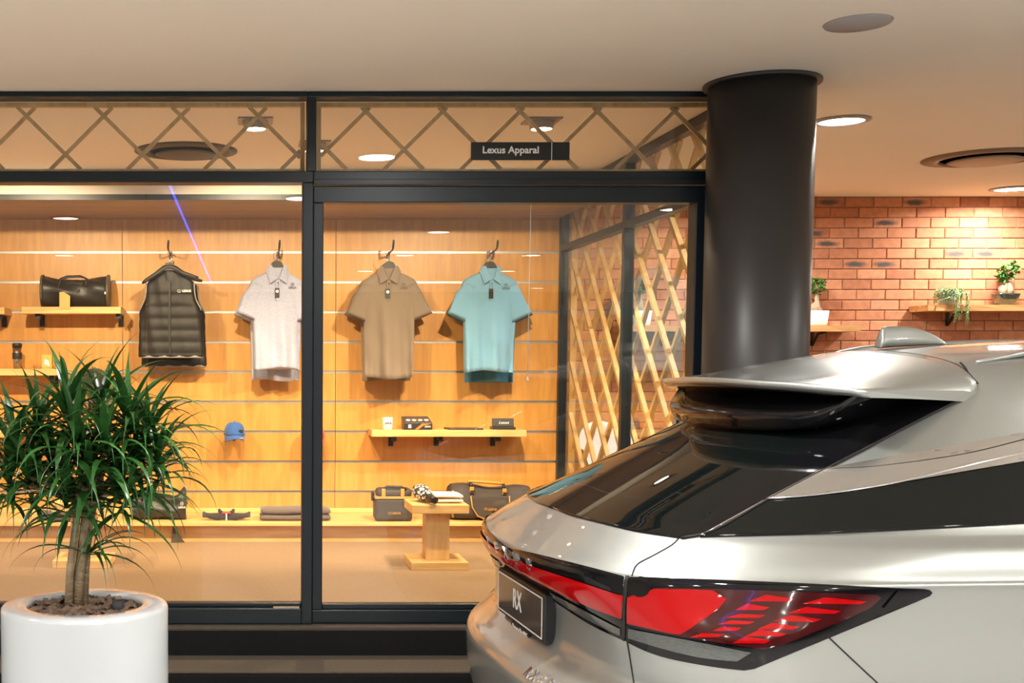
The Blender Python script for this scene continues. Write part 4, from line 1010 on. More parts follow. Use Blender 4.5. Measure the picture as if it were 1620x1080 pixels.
for k in range(46):
    a = rnd.uniform(PI * 0.85, PI * 2.15); ln = rnd.choice((0.04, 0.05, 0.06, 0.07, 0.078)) if k > 9 else rnd.uniform(0.16, 0.26)
    if k <= 9: a = rnd.uniform(PI * 1.40, PI * 1.85)
    r0 = 0.07; p = [Vector((x + 0.03 * math.cos(a), 8.56 + 0.03 * math.sin(a), ZP2 + 0.10)), Vector((x + r0 * math.cos(a), 8.56 + r0 * math.sin(a), ZP2 + 0.115))]
    yb = 8.56 + min((r0 + 0.012) * math.sin(a), 0.05)
    if k <= 9: yb = 8.435 + rnd.uniform(-0.012, 0.008)
    e = Vector((x + (r0 + 0.015) * math.cos(a), yb, ZP2 + 0.085)); p.append(e)
    if k == 3: p += [Vector((x - 0.12, 8.47, ZP2 + 0.03)), Vector((x - 0.15, 8.46, ZP2 - 0.03))]
    else: p.append(e - Vector((0, 0, ln)))
    m.tube(p, 0.0022, 5)
    for i in range(len(p) - 1):
        L_ = (p[i + 1] - p[i]).length
        for j in range(int(L_ / 0.009)):
            q = p[i] + (p[i + 1] - p[i]) * (j * 0.009 / L_); an = rnd.uniform(0, 6.3)
            M = Matrix.Translation(q) @ Euler((rnd.uniform(-.6, .6), rnd.uniform(-.6, .6), an)).to_matrix().to_4x4()
            lf.add([M @ Vector(v) for v in ((0, 0, 0), (0.008, 0.005, 0.002), (0.016, 0, -0.003), (0.008, -0.005, 0.002))], [(0, 1, 2, 3)])
m.build('trailing_stems', LEAF2, t, fix=False)['kind'] = 'stuff'
lf.build('small_leaves', LEAF2, t, fix=False)['kind'] = 'stuff'
# white tub chair beyond the glass side wall
cxp = PZ(945, 800, ZF); CX, CY = 2.60, 8.30
t = thing('tub_chair', (CX, CY, ZF), 'white moulded tub chair beyond the lattice screen', 'chair', rz=R(20))
rs = []
for i in range(13):
    q = i / 12; row = []
    for k in range(25):
        a = PI * (0.08 + 0.84 * k / 24); hh_ = 0.20 + 0.22 * math.sin(a) ** 1.5
        r_ = 0.20 + 0.08 * q
        row.append(Vector((r_ * math.cos(a), r_ * 0.95 * math.sin(a), 0.40 + (hh_ - 0.02) * q * 0.95)))
    rs.append(row)
m = MB(); m.rings(rs, False); m.rings([[v * 1.0 + Vector((v.x * 0.06, v.y * 0.06, 0)) for v in r_] for r_ in rs], False); m.rings([rs[-1], [v + Vector((v.x * 0.06, v.y * 0.06, 0)) for v in rs[-1]]], False)
m.build('backrest', WHITE, t, local=True)
MB().lathe([(0.19, 0.38), (0.215, 0.40), (0.215, 0.43), (0.17, 0.445), (0.001, 0.44)], 32).build('seat', WHITE, t, local=True)
for sx in (-1, 1):
    for sy in (-1, 1): MB().tube([(0.13 * sx, 0.13 * sy, 0.39), (0.19 * sx, 0.19 * sy, 0.0)], [0.014, 0.010], 10).build('leg', OAKX, t, local=True)

# ------------------------------------------------------------------ potted plant in front of the steps
PX0, PY0, PZR = -0.53, 3.90, 0.822
t = thing('potted_dracaena', (PX0, PY0, 0), 'bushy dracaena with bare stems in a white round planter', 'potted plant')
POT = mat('planter_white', (0.52, 0.56, 0.575), 0.16, 0, 0.01, 3, coat=0.5)
ro, ri = 0.272, 0.186
MB().lathe([(ro - 0.006, 0.0), (ro, 0.02), (ro, PZR - 0.016), (ro - 0.004, PZR - 0.005), (ro - 0.014, PZR), (ri + 0.010, PZR), (ri + 0.002, PZR - 0.004), (ri, PZR - 0.012), (ri, PZR - 0.10)], 96, (PX0, PY0, 0), cap1=False).build('planter', POT, t)
MB().lathe([(ri - 0.004, PZR - 0.09), (ri - 0.004, PZR - 0.014), (ri - 0.008, PZR - 0.014), (ri - 0.012, PZR - 0.05)], 48, (PX0, PY0, 0)).build('inner_pot', mat('inner_pot', (0.03, 0.03, 0.035), 0.4), t)
SOIL = mat('bark_mulch', (0.075, 0.050, 0.034), 0.9, 0, 0.4, 60, bump=0.6)
MB().lathe([(ri - 0.01, -0.045), (ri * 0.6, -0.028), (0.001, -0.018)], 40, (PX0, PY0, PZR)).build('soil', SOIL, t)
rnd = random.Random(3); ch = MB()
for k in range(260):
    a, r_ = rnd.uniform(0, 6.28), ri * 0.9 * math.sqrt(rnd.random())
    M = Matrix.Translation((PX0 + r_ * math.cos(a), PY0 + r_ * math.sin(a), PZR - 0.030 + rnd.uniform(0, 0.02))) @ Euler((rnd.uniform(-0.6, 0.6), rnd.uniform(-0.6, 0.6), rnd.uniform(0, 6.3))).to_matrix().to_4x4()
    w, l, h = rnd.uniform(0.006, 0.014), rnd.uniform(0.014, 0.034), rnd.uniform(0.002, 0.005)
    ch.box(-l, l, -w, w, -h, h, M)
o = ch.build('bark_chips', mat('bark_chip', (0.16, 0.105, 0.07), 0.9, 0, 0.5, 40), t, fix=False); o['kind'] = 'stuff'
q = PY(187, 950, PY0 - 0.03)
MB().lathe([(0.022, -0.02), (0.020, 0.035), (0.016, 0.036), (0.014, 0.02)], 14, (q.x, q.y, PZR - 0.02)).build('cut_stub', mat('stub_dark', (0.03, 0.028, 0.03), 0.7, 0, 0.4, 30), t)
STM = mat('stem_bark', (0.30, 0.22, 0.13), 0.8, 0, 0.25, 25, bump=0.5, bscale=60, stretch=(1, 1, 3))
def at(px, py, dy=0.0): return PY(px, py, PY0 + dy)
heads = []
def stem(pts, r0, r1, nm='stem'):
    n = len(pts); MB().tube(pts, [r0 + (r1 - r0) * i / (n - 1) for i in range(n)], 12).build(nm, STM, t)
stem([at(108, 972, -.02), at(111, 900, -.02), at(122, 815, -.02), at(127, 760, -.03)], 0.014, 0.011)
stem([at(121, 972, .0), at(126, 900, 0), at(136, 820, 0), at(141, 740, 0.02), at(150, 690, .03)], 0.019, 0.013)
stem([at(133, 968, .02), at(136, 900, .02), at(142, 830, .02), at(158, 760, .04)], 0.013, 0.010)
HEADS = [(104, 650, -.06), (160, 655, .03), (58, 680, .02), (205, 668, -.04), (118, 700, -.12), (235, 690, .04), (22, 712, -.03), (168, 712, -.10), (85, 740, .06), (212, 735, .06), (140, 752, -.08), (45, 755, -.06), (190, 778, -.06), (105, 792, -.04), (250, 735, -.02), (15, 760, .05)]
for hx_, hy_, dy in HEADS:
    a = at(hx_, hy_, dy); b = at(138, 800, 0)
    stem([b + (a - b) * 0.1, b + (a - b) * 0.6 + Vector((0, 0, 0.01)), a], 0.009, 0.006, 'branch')
GRN = []
for nm, c in (('leaf_deep', (0.022, 0.085, 0.017)), ('leaf_mid', (0.034, 0.125, 0.024)), ('leaf_light', (0.07, 0.20, 0.045))):
    GRN.append(mat(nm, c, 0.30, 0, 0.25, 14, spec=0.5, objrand=0.18))
def leaf_mesh(e0, droop, ln, w, m):
    v, f = [], []; n = 9; x = z = 0.0; ang = e0
    for i in range(n + 1):
        q = i / n; ww = w * (0.35 + 0.65 * math.sin(PI * min(q * 1.15 + 0.12, 1)) ** 0.8) * (1 - q ** 3) + 0.0003
        nx, nz = -math.sin(ang), math.cos(ang)
        v += [(x - nx * 0, -ww, z + ww * 0.35), (x, 0, z), (x, ww, z + ww * 0.35)]
        x += math.cos(ang) * ln / n; z += math.sin(ang) * ln / n
        ang -= droop / n * (0.4 + 1.2 * q)
    for i in range(n):
        k = i * 3; f += [(k, k + 1, k + 4, k + 3), (k + 1, k + 2, k + 5, k + 4)]
    me = bpy.data.meshes.new('leaf'); me.from_pydata(v, [], f); me.polygons.foreach_set('use_smooth', [True] * len(f)); me.materials.append(m)
    return me
LM = []
for e0, dr in ((1.25, 0.8), (1.0, 1.4), (0.8, 1.8), (0.62, 2.0), (0.45, 2.0), (0.25, 1.8), (0.0, 1.6), (-0.25, 1.3)):
    LM.append([leaf_mesh(e0 + d, dr + 0.3 * k, 0.36, 0.016, GRN[k]) for k, d in ((0, 0), (1, 0.06), (2, -0.06))])
rnd = random.Random(11); nl = 0; extra = MB()
IT = WM[t.name].inverted()
for hi_, (hx_, hy_, dy) in enumerate(HEADS):
    c = at(hx_, hy_, dy); n = 31
    for k in range(n):
        lv = min(7, int(8 * k / n)); m3 = LM[lv][rnd.choice((0, 0, 0, 1, 1, 2))]
        az = k * 2.399 + rnd.uniform(-0.3, 0.3) + hi_
        s = rnd.uniform(0.62, 1.0) * (0.8 if lv < 1 else 1.0) * (1.0 if hi_ < 11 else 0.88)
        pos = c + Vector((0, 0, 0.03 - 0.014 * lv))
        M = Matrix.Translation(pos) @ Euler((rnd.uniform(-0.12, 0.12), rnd.uniform(-0.15, 0.15), az)).to_matrix().to_4x4() @ Matrix.Scale(s, 4)
        if nl < 300: inst('leaf', m3, t, IT @ M); nl += 1
        else: extra.add([M @ v.co for v in m3.vertices], [tuple(p.vertices) for p in m3.polygons], True)
for k in range(14):                                              # the low side shoot
    c = at(140, 878, -.02); M = Matrix.Translation(c) @ Euler((0, 0, -0.5 + rnd.uniform(-1.4, 1.4) + (PI if k % 4 == 0 else 0))).to_matrix().to_4x4() @ Matrix.Scale(rnd.uniform(0.55, 0.85), 4) @ Matrix.Scale(0.6, 4, (0, 1, 0))
    m3 = LM[2 + k % 5][k % 2]; extra.add([M @ v.co for v in m3.vertices], [tuple(p.vertices) for p in m3.polygons], True)
o = extra.build('inner_leaves', GRN[0], t, fix=False); o['kind'] = 'stuff'
# ------------------------------------------------------------------ the car (local axes: u forward, v to its left, z up)
TH = R(3.6)
CO = Vector((0.90, 3.96, 0))
car = thing('car', CO, 'silver crossover car parked tail towards the shop steps', 'car', rz=TH)
MC = WM['car']; MCI = MC.inverted()
EL = MCI @ EYEV
def lray(px, py): return (MCI.to_3x3() @ ray(px, py)).normalized()
def PV(px, py, v):
    d = lray(px, py); return EL + d * ((v - EL.y) / d.y)
def projl(P):
    d = MC @ Vector(P) - EYEV; w = d.dot(_F)
    return (CXP + FPX * d.dot(_R) / w, CYP - FPX * d.dot(_U) / w)
def paint(name, col, rough, metal, coat=1.0, spec=0.5):
    m, nt, N, L, b = nmat(name)
    b.inputs['Base Color'].default_value = (*col, 1); b.inputs['Metallic'].default_value = metal; b.inputs['Roughness'].default_value = rough
    b.inputs['Specular IOR Level'].default_value = spec
    b.inputs['Coat Weight'].default_value = coat; b.inputs['Coat Roughness'].default_value = 0.02
    tc = N.new('ShaderNodeTexCoord'); nz = N.new('ShaderNodeTexNoise'); nz.inputs['Scale'].default_value = 900
    L.new(tc.outputs['Object'], nz.inputs['Vector'])
    hs = N.new('ShaderNodeHueSaturation'); hs.inputs['Color'].default_value = (*col, 1)
    mr = N.new('ShaderNodeMapRange'); mr.inputs[3].default_value = 0.94; mr.inputs[4].default_value = 1.06
    L.new(nz.outputs['Fac'], mr.inputs[0]); L.new(mr.outputs[0], hs.inputs['Value']); L.new(hs.outputs[0], b.inputs['Base Color'])
    return m
SILV = paint('silver_paint', (0.40, 0.425, 0.41), 0.42, 0.80)
GBLK = paint('gloss_black', (0.005, 0.005, 0.006), 0.06, 0.0, 0.0, 0.35)
DGLS = paint('tinted_glass', (0.004, 0.006, 0.006), 0.02, 0.0, 0.0, 0.32)
SEAM = mat('seam_black', (0.01, 0.008, 0.007), 0.6)
REDL = mat('red_lens', (0.40, 0.002, 0.004), 0.05, 0, 0.02, 30, coat=0.0, emit=(1.0, 0.01, 0.012), estr=0.0)
REDD = mat('dark_red_lens', (0.045, 0.003, 0.004), 0.10, 0, 0.05, 30, coat=0.4)
CLRL = mat('clear_lamp_strip', (0.10, 0.11, 0.105), 0.22, 0.5, 0.25, 70, coat=0.6, stretch=(1, 1, 8))
BADGE = mat('badge_silver', (0.82, 0.82, 0.84), 0.22, 0.9, 0.02, 20)
RUB = mat('tyre_rubber', (0.015, 0.015, 0.016), 0.8, 0, 0.1, 60)

KEY = [  # z, rear centre u, half width, corner length, exponent, side lift, front u
 (.26, .10, .84, .60, 2.6, 0, 4.60), (.33, -.02, .90, .60, 2.7, 0, 4.75), (.45, -.07, .945, .62, 2.7, 0, 4.80), (.60, -.088, .962, .64, 2.7, 0, 4.80),
 (.655, -.075, .966, .64, 2.7, 0, 4.79), (.70, -.01, .966, .60, 2.8, 0, 4.78), (.735, .034, .966, .56, 2.9, 0, 4.76), (.80, .044, .966, .53, 2.95, 0, 4.72),
 (.86, .042, .968, .50, 3.0, 0, 4.68), (.90, .020, .970, .55, 2.9, .002, 4.62), (.95, -.022, .972, .70, 2.75, .008, 4.5), (.995, -.038, .974, .79, 2.68, .018, 4.3),
 (1.012, -.036, .974, .81, 2.68, .021, 4.2), (1.020, -.026, .972, .81, 2.68, .021, 4.15), (1.026, -.016, .964, .81, 2.68, .021, 4.1), (1.060, .028, .952, .83, 2.66, .021, 3.95),
 (1.095, .080, .936, .86, 2.66, .016, 3.85), (1.118, .110, .922, .88, 2.66, .010, 3.80), (1.130, .133, .905, .87, 2.64, .008, 3.74), (1.150, .174, .880, .84, 2.6, .006, 3.68),
 (1.25, .385, .825, .74, 2.6, 0, 3.40), (1.37, .640, .755, .62, 2.6, 0, 3.10), (1.45, .780, .705, .56, 2.6, 0, 2.92), (1.52, .890, .668, .52, 2.6, 0, 2.76),
 (1.565, .940, .630, .50, 2.6, 0, 2.66), (1.60, .985, .570, .50, 2.6, 0, 2.56), (1.625, 1.05, .430, .45, 2.5, 0, 2.45), (1.640, 1.13, .260, .40, 2.4, 0, 2.30), (1.648, 1.25, .160, .30, 2.3, 0, 2.15), (1.650, 1.42, .012, .10, 2.2, 0, 2.0)]
def key_at(s):
    i = min(int(s), len(KEY) - 2); t = s - i
    p = [KEY[max(i - 1, 0)], KEY[i], KEY[i + 1], KEY[min(i + 2, len(KEY) - 1)]]
    out = []
    for c in range(7):
        y0, y1, y2, y3 = [q[c] for q in p]; x0, x1, x2, x3 = [q[0] for q in p]
        h = x2 - x1
        m1 = (y2 - y0) / max(x2 - x0, 1e-6) * h if c else h; m2 = (y3 - y1) / max(x3 - x1, 1e-6) * h if c else h
        t2, t3 = t * t, t * t * t
        out.append((2 * t3 - 3 * t2 + 1) * y1 + (t3 - 2 * t2 + t) * m1 + (-2 * t3 + 3 * t2) * y2 + (t3 - t2) * m2)
    return out
def half_ring(k):
    z, uc, w, l, n, kz, ufr = k
    pts = []
    NR, NS, NF = 44, 36, 12
    for i in range(NR + 1):
        t = (i / NR) * PI / 2
        v = w * math.sin(t) ** (2 / n); u = uc + l * (1 - max(math.cos(t), 0) ** (2 / n))
        pts.append((u, v))
    ue = uc + l; lf = min(0.7, (ufr - ue) * 0.45)
    for i in range(1, NS + 1): pts.append((ue + (ufr - lf - ue) * i / NS, w))
    for i in range(1, NF + 1):
        t = (i / NF) * PI / 2
        pts.append((ufr - lf + lf * math.sin(t) ** (2 / 2.5), w * max(math.cos(t), 0) ** (2 / 2.5)))
    out = []
    for u, v in pts:
        zz = z + kz * (v / 0.95) ** 2 + 0.045 * sstep(0.9, 2.1, u) * sstep(1.25, 1.6, z)
        out.append(Vector((u, -v, zz)))
    return out
rgs = []
for i in range(len(KEY) - 1):
    ns = 2 if KEY[i + 1][0] - KEY[i][0] < 0.02 else 5
    for j in range(ns): rgs.append(key_at(i + j / ns))
rgs.append(list(KEY[-1]))
body = MB(); full = []
for k in rgs:
    h = half_ring(k); full.append(h + [Vector((q.x, -q.y, q.z)) for q in h[-2:0:-1]])
body.rings(full)
bo = body.build('body_shell', SILV, car, local=True, label='silver painted body shell')
BV = [v.co.copy() for v in bo.data.vertices]; BF = [tuple(p.vertices) for p in bo.data.polygons]
BN = [v.normal.copy() for v in bo.data.vertices]
if sum(BN[i].y * BV[i].y for i in range(0, len(BV), 7)) < 0: BN = [-n for n in BN]
BVH = BVHTree.FromPolygons([tuple(q) for q in BV], BF)
from mathutils.interpolate import poly_3d_calc
def hit(px, py):
    d = lray(px, py)
    p, n, i, dist = BVH.ray_cast(EL, d)
    if p is None:
        p, n, i, dist = BVH.find_nearest(EL + d * 3.3)
    w = poly_3d_calc([BV[k] for k in BF[i]], p)
    n = sum((BN[k] * q for k, q in zip(BF[i], w)), Vector()).normalized()
    if n.dot(d) > 0.3: n = -n
    if abs(p.y) < 0.012: p = Vector((p.x, 0.0, p.z))
    return p, n
def dens(poly, step=6.0, closed=True):
    out = []; n = len(poly)
    for i in range(n if closed else n - 1):
        a, b = poly[i], poly[(i + 1) % n]
        L_ = math.hypot(b[0] - a[0], b[1] - a[1]); k = max(1, int(L_ / step))
        for j in range(k): out.append((a[0] + (b[0] - a[0]) * j / k, a[1] + (b[1] - a[1]) * j / k))
    if not closed: out.append(poly[-1])
    return out
def smooth_line(pts, n=6):
    out = []
    for i in range(len(pts) - 1):
        p = [pts[max(i - 1, 0)], pts[i], pts[i + 1], pts[min(i + 2, len(pts) - 1)]]
        for j in range(n):
            t = j / n
            out.append(tuple(0.5 * ((2 * p[1][c]) + (-p[0][c] + p[2][c]) * t + (2 * p[0][c] - 5 * p[1][c] + 4 * p[2][c] - p[3][c]) * t * t + (-p[0][c] + 3 * p[1][c] - 3 * p[2][c] + p[3][c]) * t ** 3) for c in range(2)))
    out.append(pts[-1])
    return out
def patch_mb(poly, off, grid=9.0, skirt=0.006, mirror=0, fn=None):
    poly = dens(poly, grid)
    bm = bmesh.new()
    bm.faces.new([bm.verts.new((x, y, 0)) for x, y in poly])
    bmesh.ops.triangulate(bm, faces=bm.faces[:], quad_method='BEAUTY', ngon_method='EAR_CLIP')
    xs_ = [p[0] for p in poly]; ys_ = [p[1] for p in poly]
    for c, lo, hi in ((0, min(xs_), max(xs_)), (1, min(ys_), max(ys_))):
        k = lo + grid
        while k < hi - 1:
            co_ = [0, 0, 0]; co_[c] = k; no = [0, 0, 0]; no[c] = 1
            bmesh.ops.bisect_plane(bm, geom=bm.verts[:] + bm.edges[:] + bm.faces[:], plane_co=co_, plane_no=no, dist=0.05)
            k += grid
    bm.verts.ensure_lookup_table()
    P, Nn = {}, {}
    for i, v in enumerate(bm.verts):
        v.index = i
        p, n = hit(v.co.x, v.co.y)
        P[i] = p; Nn[i] = n
    vs = [P[i] + Vector((Nn[i].x, 0 if P[i].y == 0 else Nn[i].y, Nn[i].z)) * off for i in range(len(P))]
    fs = []
    for f in bm.faces:
        t_ = tuple(v.index for v in f.verts); c_ = Vector()
        for a_ in range(len(t_)): c_ += P[t_[a_]].cross(P[t_[(a_ + 1) % len(t_)]])
        fs.append(t_ if c_.dot(Nn[t_[0]]) > 0 else t_[::-1])
    nor = [Nn[i] for i in range(len(P))]
    be_ = [(e.verts[0].index, e.verts[1].index) for e in bm.edges if len(e.link_faces) == 1 and not (P[e.verts[0].index].y == 0 and P[e.verts[1].index].y == 0)]
    bm.free()
    if fn: vs = [fn(q) for q in vs]
    n0 = len(vs); sk = []
    if skirt:
        idx = {}
        for a, b in be_:
            for q in (a, b):
                if q not in idx: idx[q] = len(vs); vs.append(vs[q] - Nn[q] * (skirt + off)); nor.append(Nn[q])
            sk.append((a, b, idx[b], idx[a]))
    outs = []
    for side in ((1,) if mirror == 0 else (1, -1)):
        m = MB()
        vv = [Vector((q.x, q.y * side, q.z)) for q in vs]
        m.add(vv, fs if side == 1 else [f[::-1] for f in fs], True); m.f += [q if side == 1 else q[::-1] for q in sk]; m.sm += [True] * len(sk)
        m.nor = [Vector((q.x, q.y * side, q.z)) for q in nor]
        outs.append(m)
    if mirror == 2:                                            # one part across the centre line
        o = outs[0]; o.v_off = len(o.v)
        k = len(o.v); o.v += outs[1].v; o.f += [tuple(i + k for i in f) for f in outs[1].f]; o.sm += outs[1].sm; o.nor += outs[1].nor
        return [o]
    return outs
def patch(name, poly, m, off=0.002, mirror=0, parent=None, grid=9.0, label=None, skirt=0.006):
    r = []
    for mb in patch_mb(poly, off, grid, skirt, mirror):
        o = mb.build(name, m, parent or car, local=True, label=label, fix=False)
        o.data.normals_split_custom_set_from_vertices([tuple(q) for q in mb.nor]); r.append(o)
    return r
def seam(name, pts, m=SEAM, rad=0.0022, off=0.0008, mirror=0, parent=None, step=8):
    P = []
    for x, y in dens(pts, step, False):
        p, n = hit(x, y); P.append(p + n * off)
    for s in ((1,) if not mirror else (1, -1)):
        MB().tube([(q.x, q.y * s, q.z) for q in P], rad, 6).build(name, m, parent or car, local=True)
def cen(z):                                                     # pixel of the rear centre line at height z
    best = None
    for k in rgs:
        if best is None or abs(k[0] - z) < abs(best[0] - z): best = k
    i = rgs.index(best); j = min(i + 1, len(rgs) - 1) if best[0] < z else max(i - 1, 0)
    o = rgs[j]; t = 0 if o[0] == best[0] else (z - best[0]) / (o[0] - best[0])
    return projl((best[1] + (o[1] - best[1]) * t, -0.0005, z))

# rear window (half outline up to the centre line, mirrored)
base_r = smooth_line([(906.7, 816), (951, 827), (1004, 839.5), (1059, 848), (1073, 850)], 4)
top_r = [(1292, 690), (1295, 680)]
c0, c1 = cen(1.125), cen(1.43)
base_r = [c0] + [p for p in base_r if p[0] > c0[0] + 8]
rw = patch('rear_window', base_r + top_r + [(1200, 668), c1] + [cen(1.43 - 0.305 * k / 12) for k in range(1, 12)], DGLS, 0.003, 2, grid=8, label='dark tinted rear window')
seam('window_seal', base_r[0:], GBLK, 0.004, 0.002, 1)
# pillar trim, quarter glass and bright strips on each side
trim_low = smooth_line([(1079, 852), (1130, 840), (1213, 792.5), (1303, 745), (1380, 705), (1450, 668), (1505, 640), (1524, 629), (1527, 623)], 4)
patch('pillar_trim', [(1074, 851)] + trim_low + [(1500, 617), (1420, 610), (1345, 606), (1300, 640), (1292, 690)], GBLK, 0.005, 1, grid=9, label='gloss black pillar trim')
qtop = smooth_line([(1213, 791), (1290, 785), (1398, 769), (1505, 744), (1620, 717), (1760, 690), (1900, 668), (2050, 655)], 4)
qbot = smooth_line([(2050, 806), (1900, 812), (1760, 818), (1620, 826), (1470, 834.5), (1290, 843.5), (1108, 849)], 4)
patch('quarter_window', qtop + qbot, DGLS, 0.003, 1, grid=12, label='dark tinted quarter window')
l1 = smooth_line([(1303, 743.5), (1380, 740), (1470, 728.5), (1541, 716), (1620, 696), (1760, 660), (1900, 638), (2050, 630)], 4)
patch('waist_strip', [(1214, 789.5)] + l1[0:] + [p for p in qtop[::-1]][:-1], paint('strip_silver', (0.50, 0.48, 0.45), 0.22, 0.85), 0.006, 1, grid=12, label='satin silver strip above the quarter window')
seam('trim_seam', trim_low, SEAM, 0.0035, 0.004, 1)
seam('strip_seam', l1, SEAM, 0.0028, 0.004, 1)
seam('bright_bead', qtop, CHROME, 0.0035, 0.006, 1)
seam('bright_bead', [(1213, 791), (1108, 849)], CHROME, 0.0028, 0.004, 1)
seam('window_seal', qbot, GBLK, 0.005, 0.002, 1)
# shut lines
seam('shut_line', smooth_line([(1074, 851), (1063, 862), (1035, 878), (1008, 893), (1000, 911)], 4), mirror=1)
seam('shut_line', [(992, 1012), (996, 1035), (1003, 1080), (1010, 1130)], mirror=1)
seam('shut_line', [(1307, 1004), (1345, 1040), (1388, 1080), (1420, 1110)], mirror=1)
seam('shut_line', smooth_line([(1524, 628), (1532, 612), (1533, 598), (1528, 584), (1519, 573)], 4), mirror=1, rad=0.003)

# light band across the tail
lipz = 0.999
lip_px = smooth_line([cen(lipz), (850, 880), (900, 895), (960, 907), (990, 912)], 5)
strip_t = smooth_line([cen(0.962), (831.7, 890), (870, 911), (895, 920), (987, 942)], 5)
strip_b = smooth_line([cen(0.928), (854, 918), (895, 939), (934, 957), (985, 977)], 5)
low_px = smooth_line([cen(0.894), (850, 932), (900, 965), (940, 990), (987, 1012)], 5)
def band(name, a, b, m, off, **k): return patch(name, a + b[::-1] + [], m, off, 2, grid=6, **k)
lb = band('light_bar', lip_px, low_px, GBLK, 0.004, label='gloss black band across the tailgate')[0]
band('red_bar', strip_t, strip_b, REDL, 0.009, parent=lb, label='red light strip across the tailgate')
clr_t = smooth_line([(872, 934), (900, 953), (940, 975), (983, 993)], 4); clr_b = smooth_line([(880, 945), (900, 959), (940, 983), (983, 1004)], 4)
patch('clear_strip', clr_t + clr_b[::-1], CLRL, 0.008, 1, parent=lb, grid=6)
seam('lamp_gap', [(993, 911), (989, 960), (989, 1012)], SEAM, 0.006, 0.003, 1)
# letters on the band, each with its own place on the curved surface
def rear_pt(v, z):
    o = Vector((-1.0, v, z)); p, n, i, d_ = BVH.ray_cast(o, Vector((1, 0, 0)))
    return p, (n if n.x < 0 else -n)
for k, ch in enumerate('LEXUS'):
    v = 0.235 - k * 0.118
    p, n = rear_pt(v, 0.979)
    x = Vector((0, -1, 0)); x = (x - n * x.dot(n)).normalized(); y = n.cross(x)
    M = Matrix(((x.x, y.x, n.x, p.x + n.x * 0.0055), (x.y, y.y, n.y, p.y + n.y * 0.0055), (x.z, y.z, n.z, p.z + n.z * 0.0055), (0, 0, 0, 1)))
    text_mb(ch, 0.052, M @ Matrix.Scale(1.25, 4, (1, 0, 0)), 0.003, 0.0015).build('letter', BADGE, lb, local=True)
# tail lamps
lamp_top = smooth_line([(995, 912.5), (1060, 918.5), (1160, 923), (1293, 927), (1413, 930), (1462, 931.5)], 5)
lamp = lamp_top + [(1470, 933), (1474, 937), (1470, 942), (1447, 952), (1393, 971), (1307, 1006), (1227, 1041), (1193, 1057)] + smooth_line([(1177, 1059.5), (1127, 1053.5), (1060, 1041), (1020, 1028), (992, 1014)], 4)
lamps = patch('tail_lamp', lamp, GBLK, 0.004, 1, grid=8, label='black rimmed red tail lamp')
red = smooth_line([(996, 944), (1037, 930.5), (1130, 932.5), (1240, 937), (1330, 938.5), (1384, 939.5)], 4) + [(1392, 945), (1372, 962), (1330, 981), (1285, 999), (1235, 1020)] + smooth_line([(1205, 1026), (1120, 1013), (1060, 1002), (996, 986)], 4)
def both(name, poly, m, off, grid=8):
    for L_, mb in zip(lamps, patch_mb(poly, off, grid, 0.004, 1)):
        o = mb.build(name, m, L_, local=True, fix=False); o.data.normals_split_custom_set_from_vertices([tuple(q) for q in mb.nor])
both('dark_lens', red, REDD, 0.0085)
both('red_lens', [(996, 945), (1037, 932), (1090, 932.5), (1128, 934), (1150, 948), (1138, 962), (1118, 978), (1092, 996), (1078, 1003), (1060, 1000), (996, 984)], REDL, 0.011)
both('clear_strip', smooth_line([(997, 993), (1060, 1010), (1120, 1021), (1188, 1031)], 4) + smooth_line([(1166, 1044), (1110, 1038), (1050, 1024), (997, 1008)], 4), CLRL, 0.0085)
both('sensor_dot', [(1017 + 15 * math.cos(a * PI / 8), 929 + 15 * math.sin(a * PI / 8)) for a in range(16)], GBLK, 0.014, 5)
z3 = lambda x, y: (960 + x / 3, 860 + y / 3)
for x0, x1, y in [(925, 1225, 276), (850, 1105, 322), (785, 1010, 362), (712, 905, 400), (655, 850, 432), (595, 775, 463), (675, 890, 266), (610, 770, 308), (565, 750, 346), (530, 700, 378), (505, 640, 408), (400, 560, 436)]:
    h = 24 if x0 > 590 else 12
    hx_ = x0 + (x1 - x0) * 0.36
    both('red_bar', [z3(x0, y + 7), z3(hx_, y - h), z3(hx_ + 12, y - 9), z3(x1, y - 6), z3(x1 - 30, y + 7)], REDL, 0.0105, 7)
both('tip_fin', [(1418, 932.5), (1462, 934), (1468, 937), (1440, 946), (1405, 958), (1395, 960), (1412, 946)], GBLK, 0.010)

# number plate
plt = MB().box(0.010, 0.060, -0.262, 0.262, 0.732, 0.888); pl = plt.build('plate_holder', BLACK, car, local=True, bevel=0.006)
MB().box(0.0075, 0.010, -0.253, 0.253, 0.742, 0.878).build('plate_face', mat('plate_taupe', (0.085, 0.062, 0.045), 0.12, 0, 0.03, 10, coat=0.6), pl, local=True)
bd = MB()
for a in ((-0.25, 0.25, 0.744, 0.748), (-0.25, 0.25, 0.872, 0.876), (-0.25, -0.246, 0.748, 0.872), (0.246, 0.25, 0.748, 0.872)): bd.box(0.0065, 0.0075, *a)
bd.build('plate_border', CREAMTXT, pl, local=True)
MR = lambda p: Matrix.Translation(Vector(p)) @ Matrix(((0, 0, -1, 0), (-1, 0, 0, 0), (0, 1, 0, 0), (0, 0, 0, 1)))
text_mb('RX', 0.095, MR((0.0067, 0.02, 0.812)) @ Matrix.Scale(0.80, 4, (1, 0, 0)), 0.0006, 0.0).build('plate_letters', CREAMTXT, pl, local=True)
MB().box(0.012, 0.060, -0.10, 0.10, 0.700, 0.732).build('dealer_strip', BLACK, pl, local=True)
text_mb('Powered by SMG', 0.024, MR((0.0112, 0.0, 0.716)), 0.0006, 0.0003).build('dealer_letters', CREAMTXT, pl, local=True)
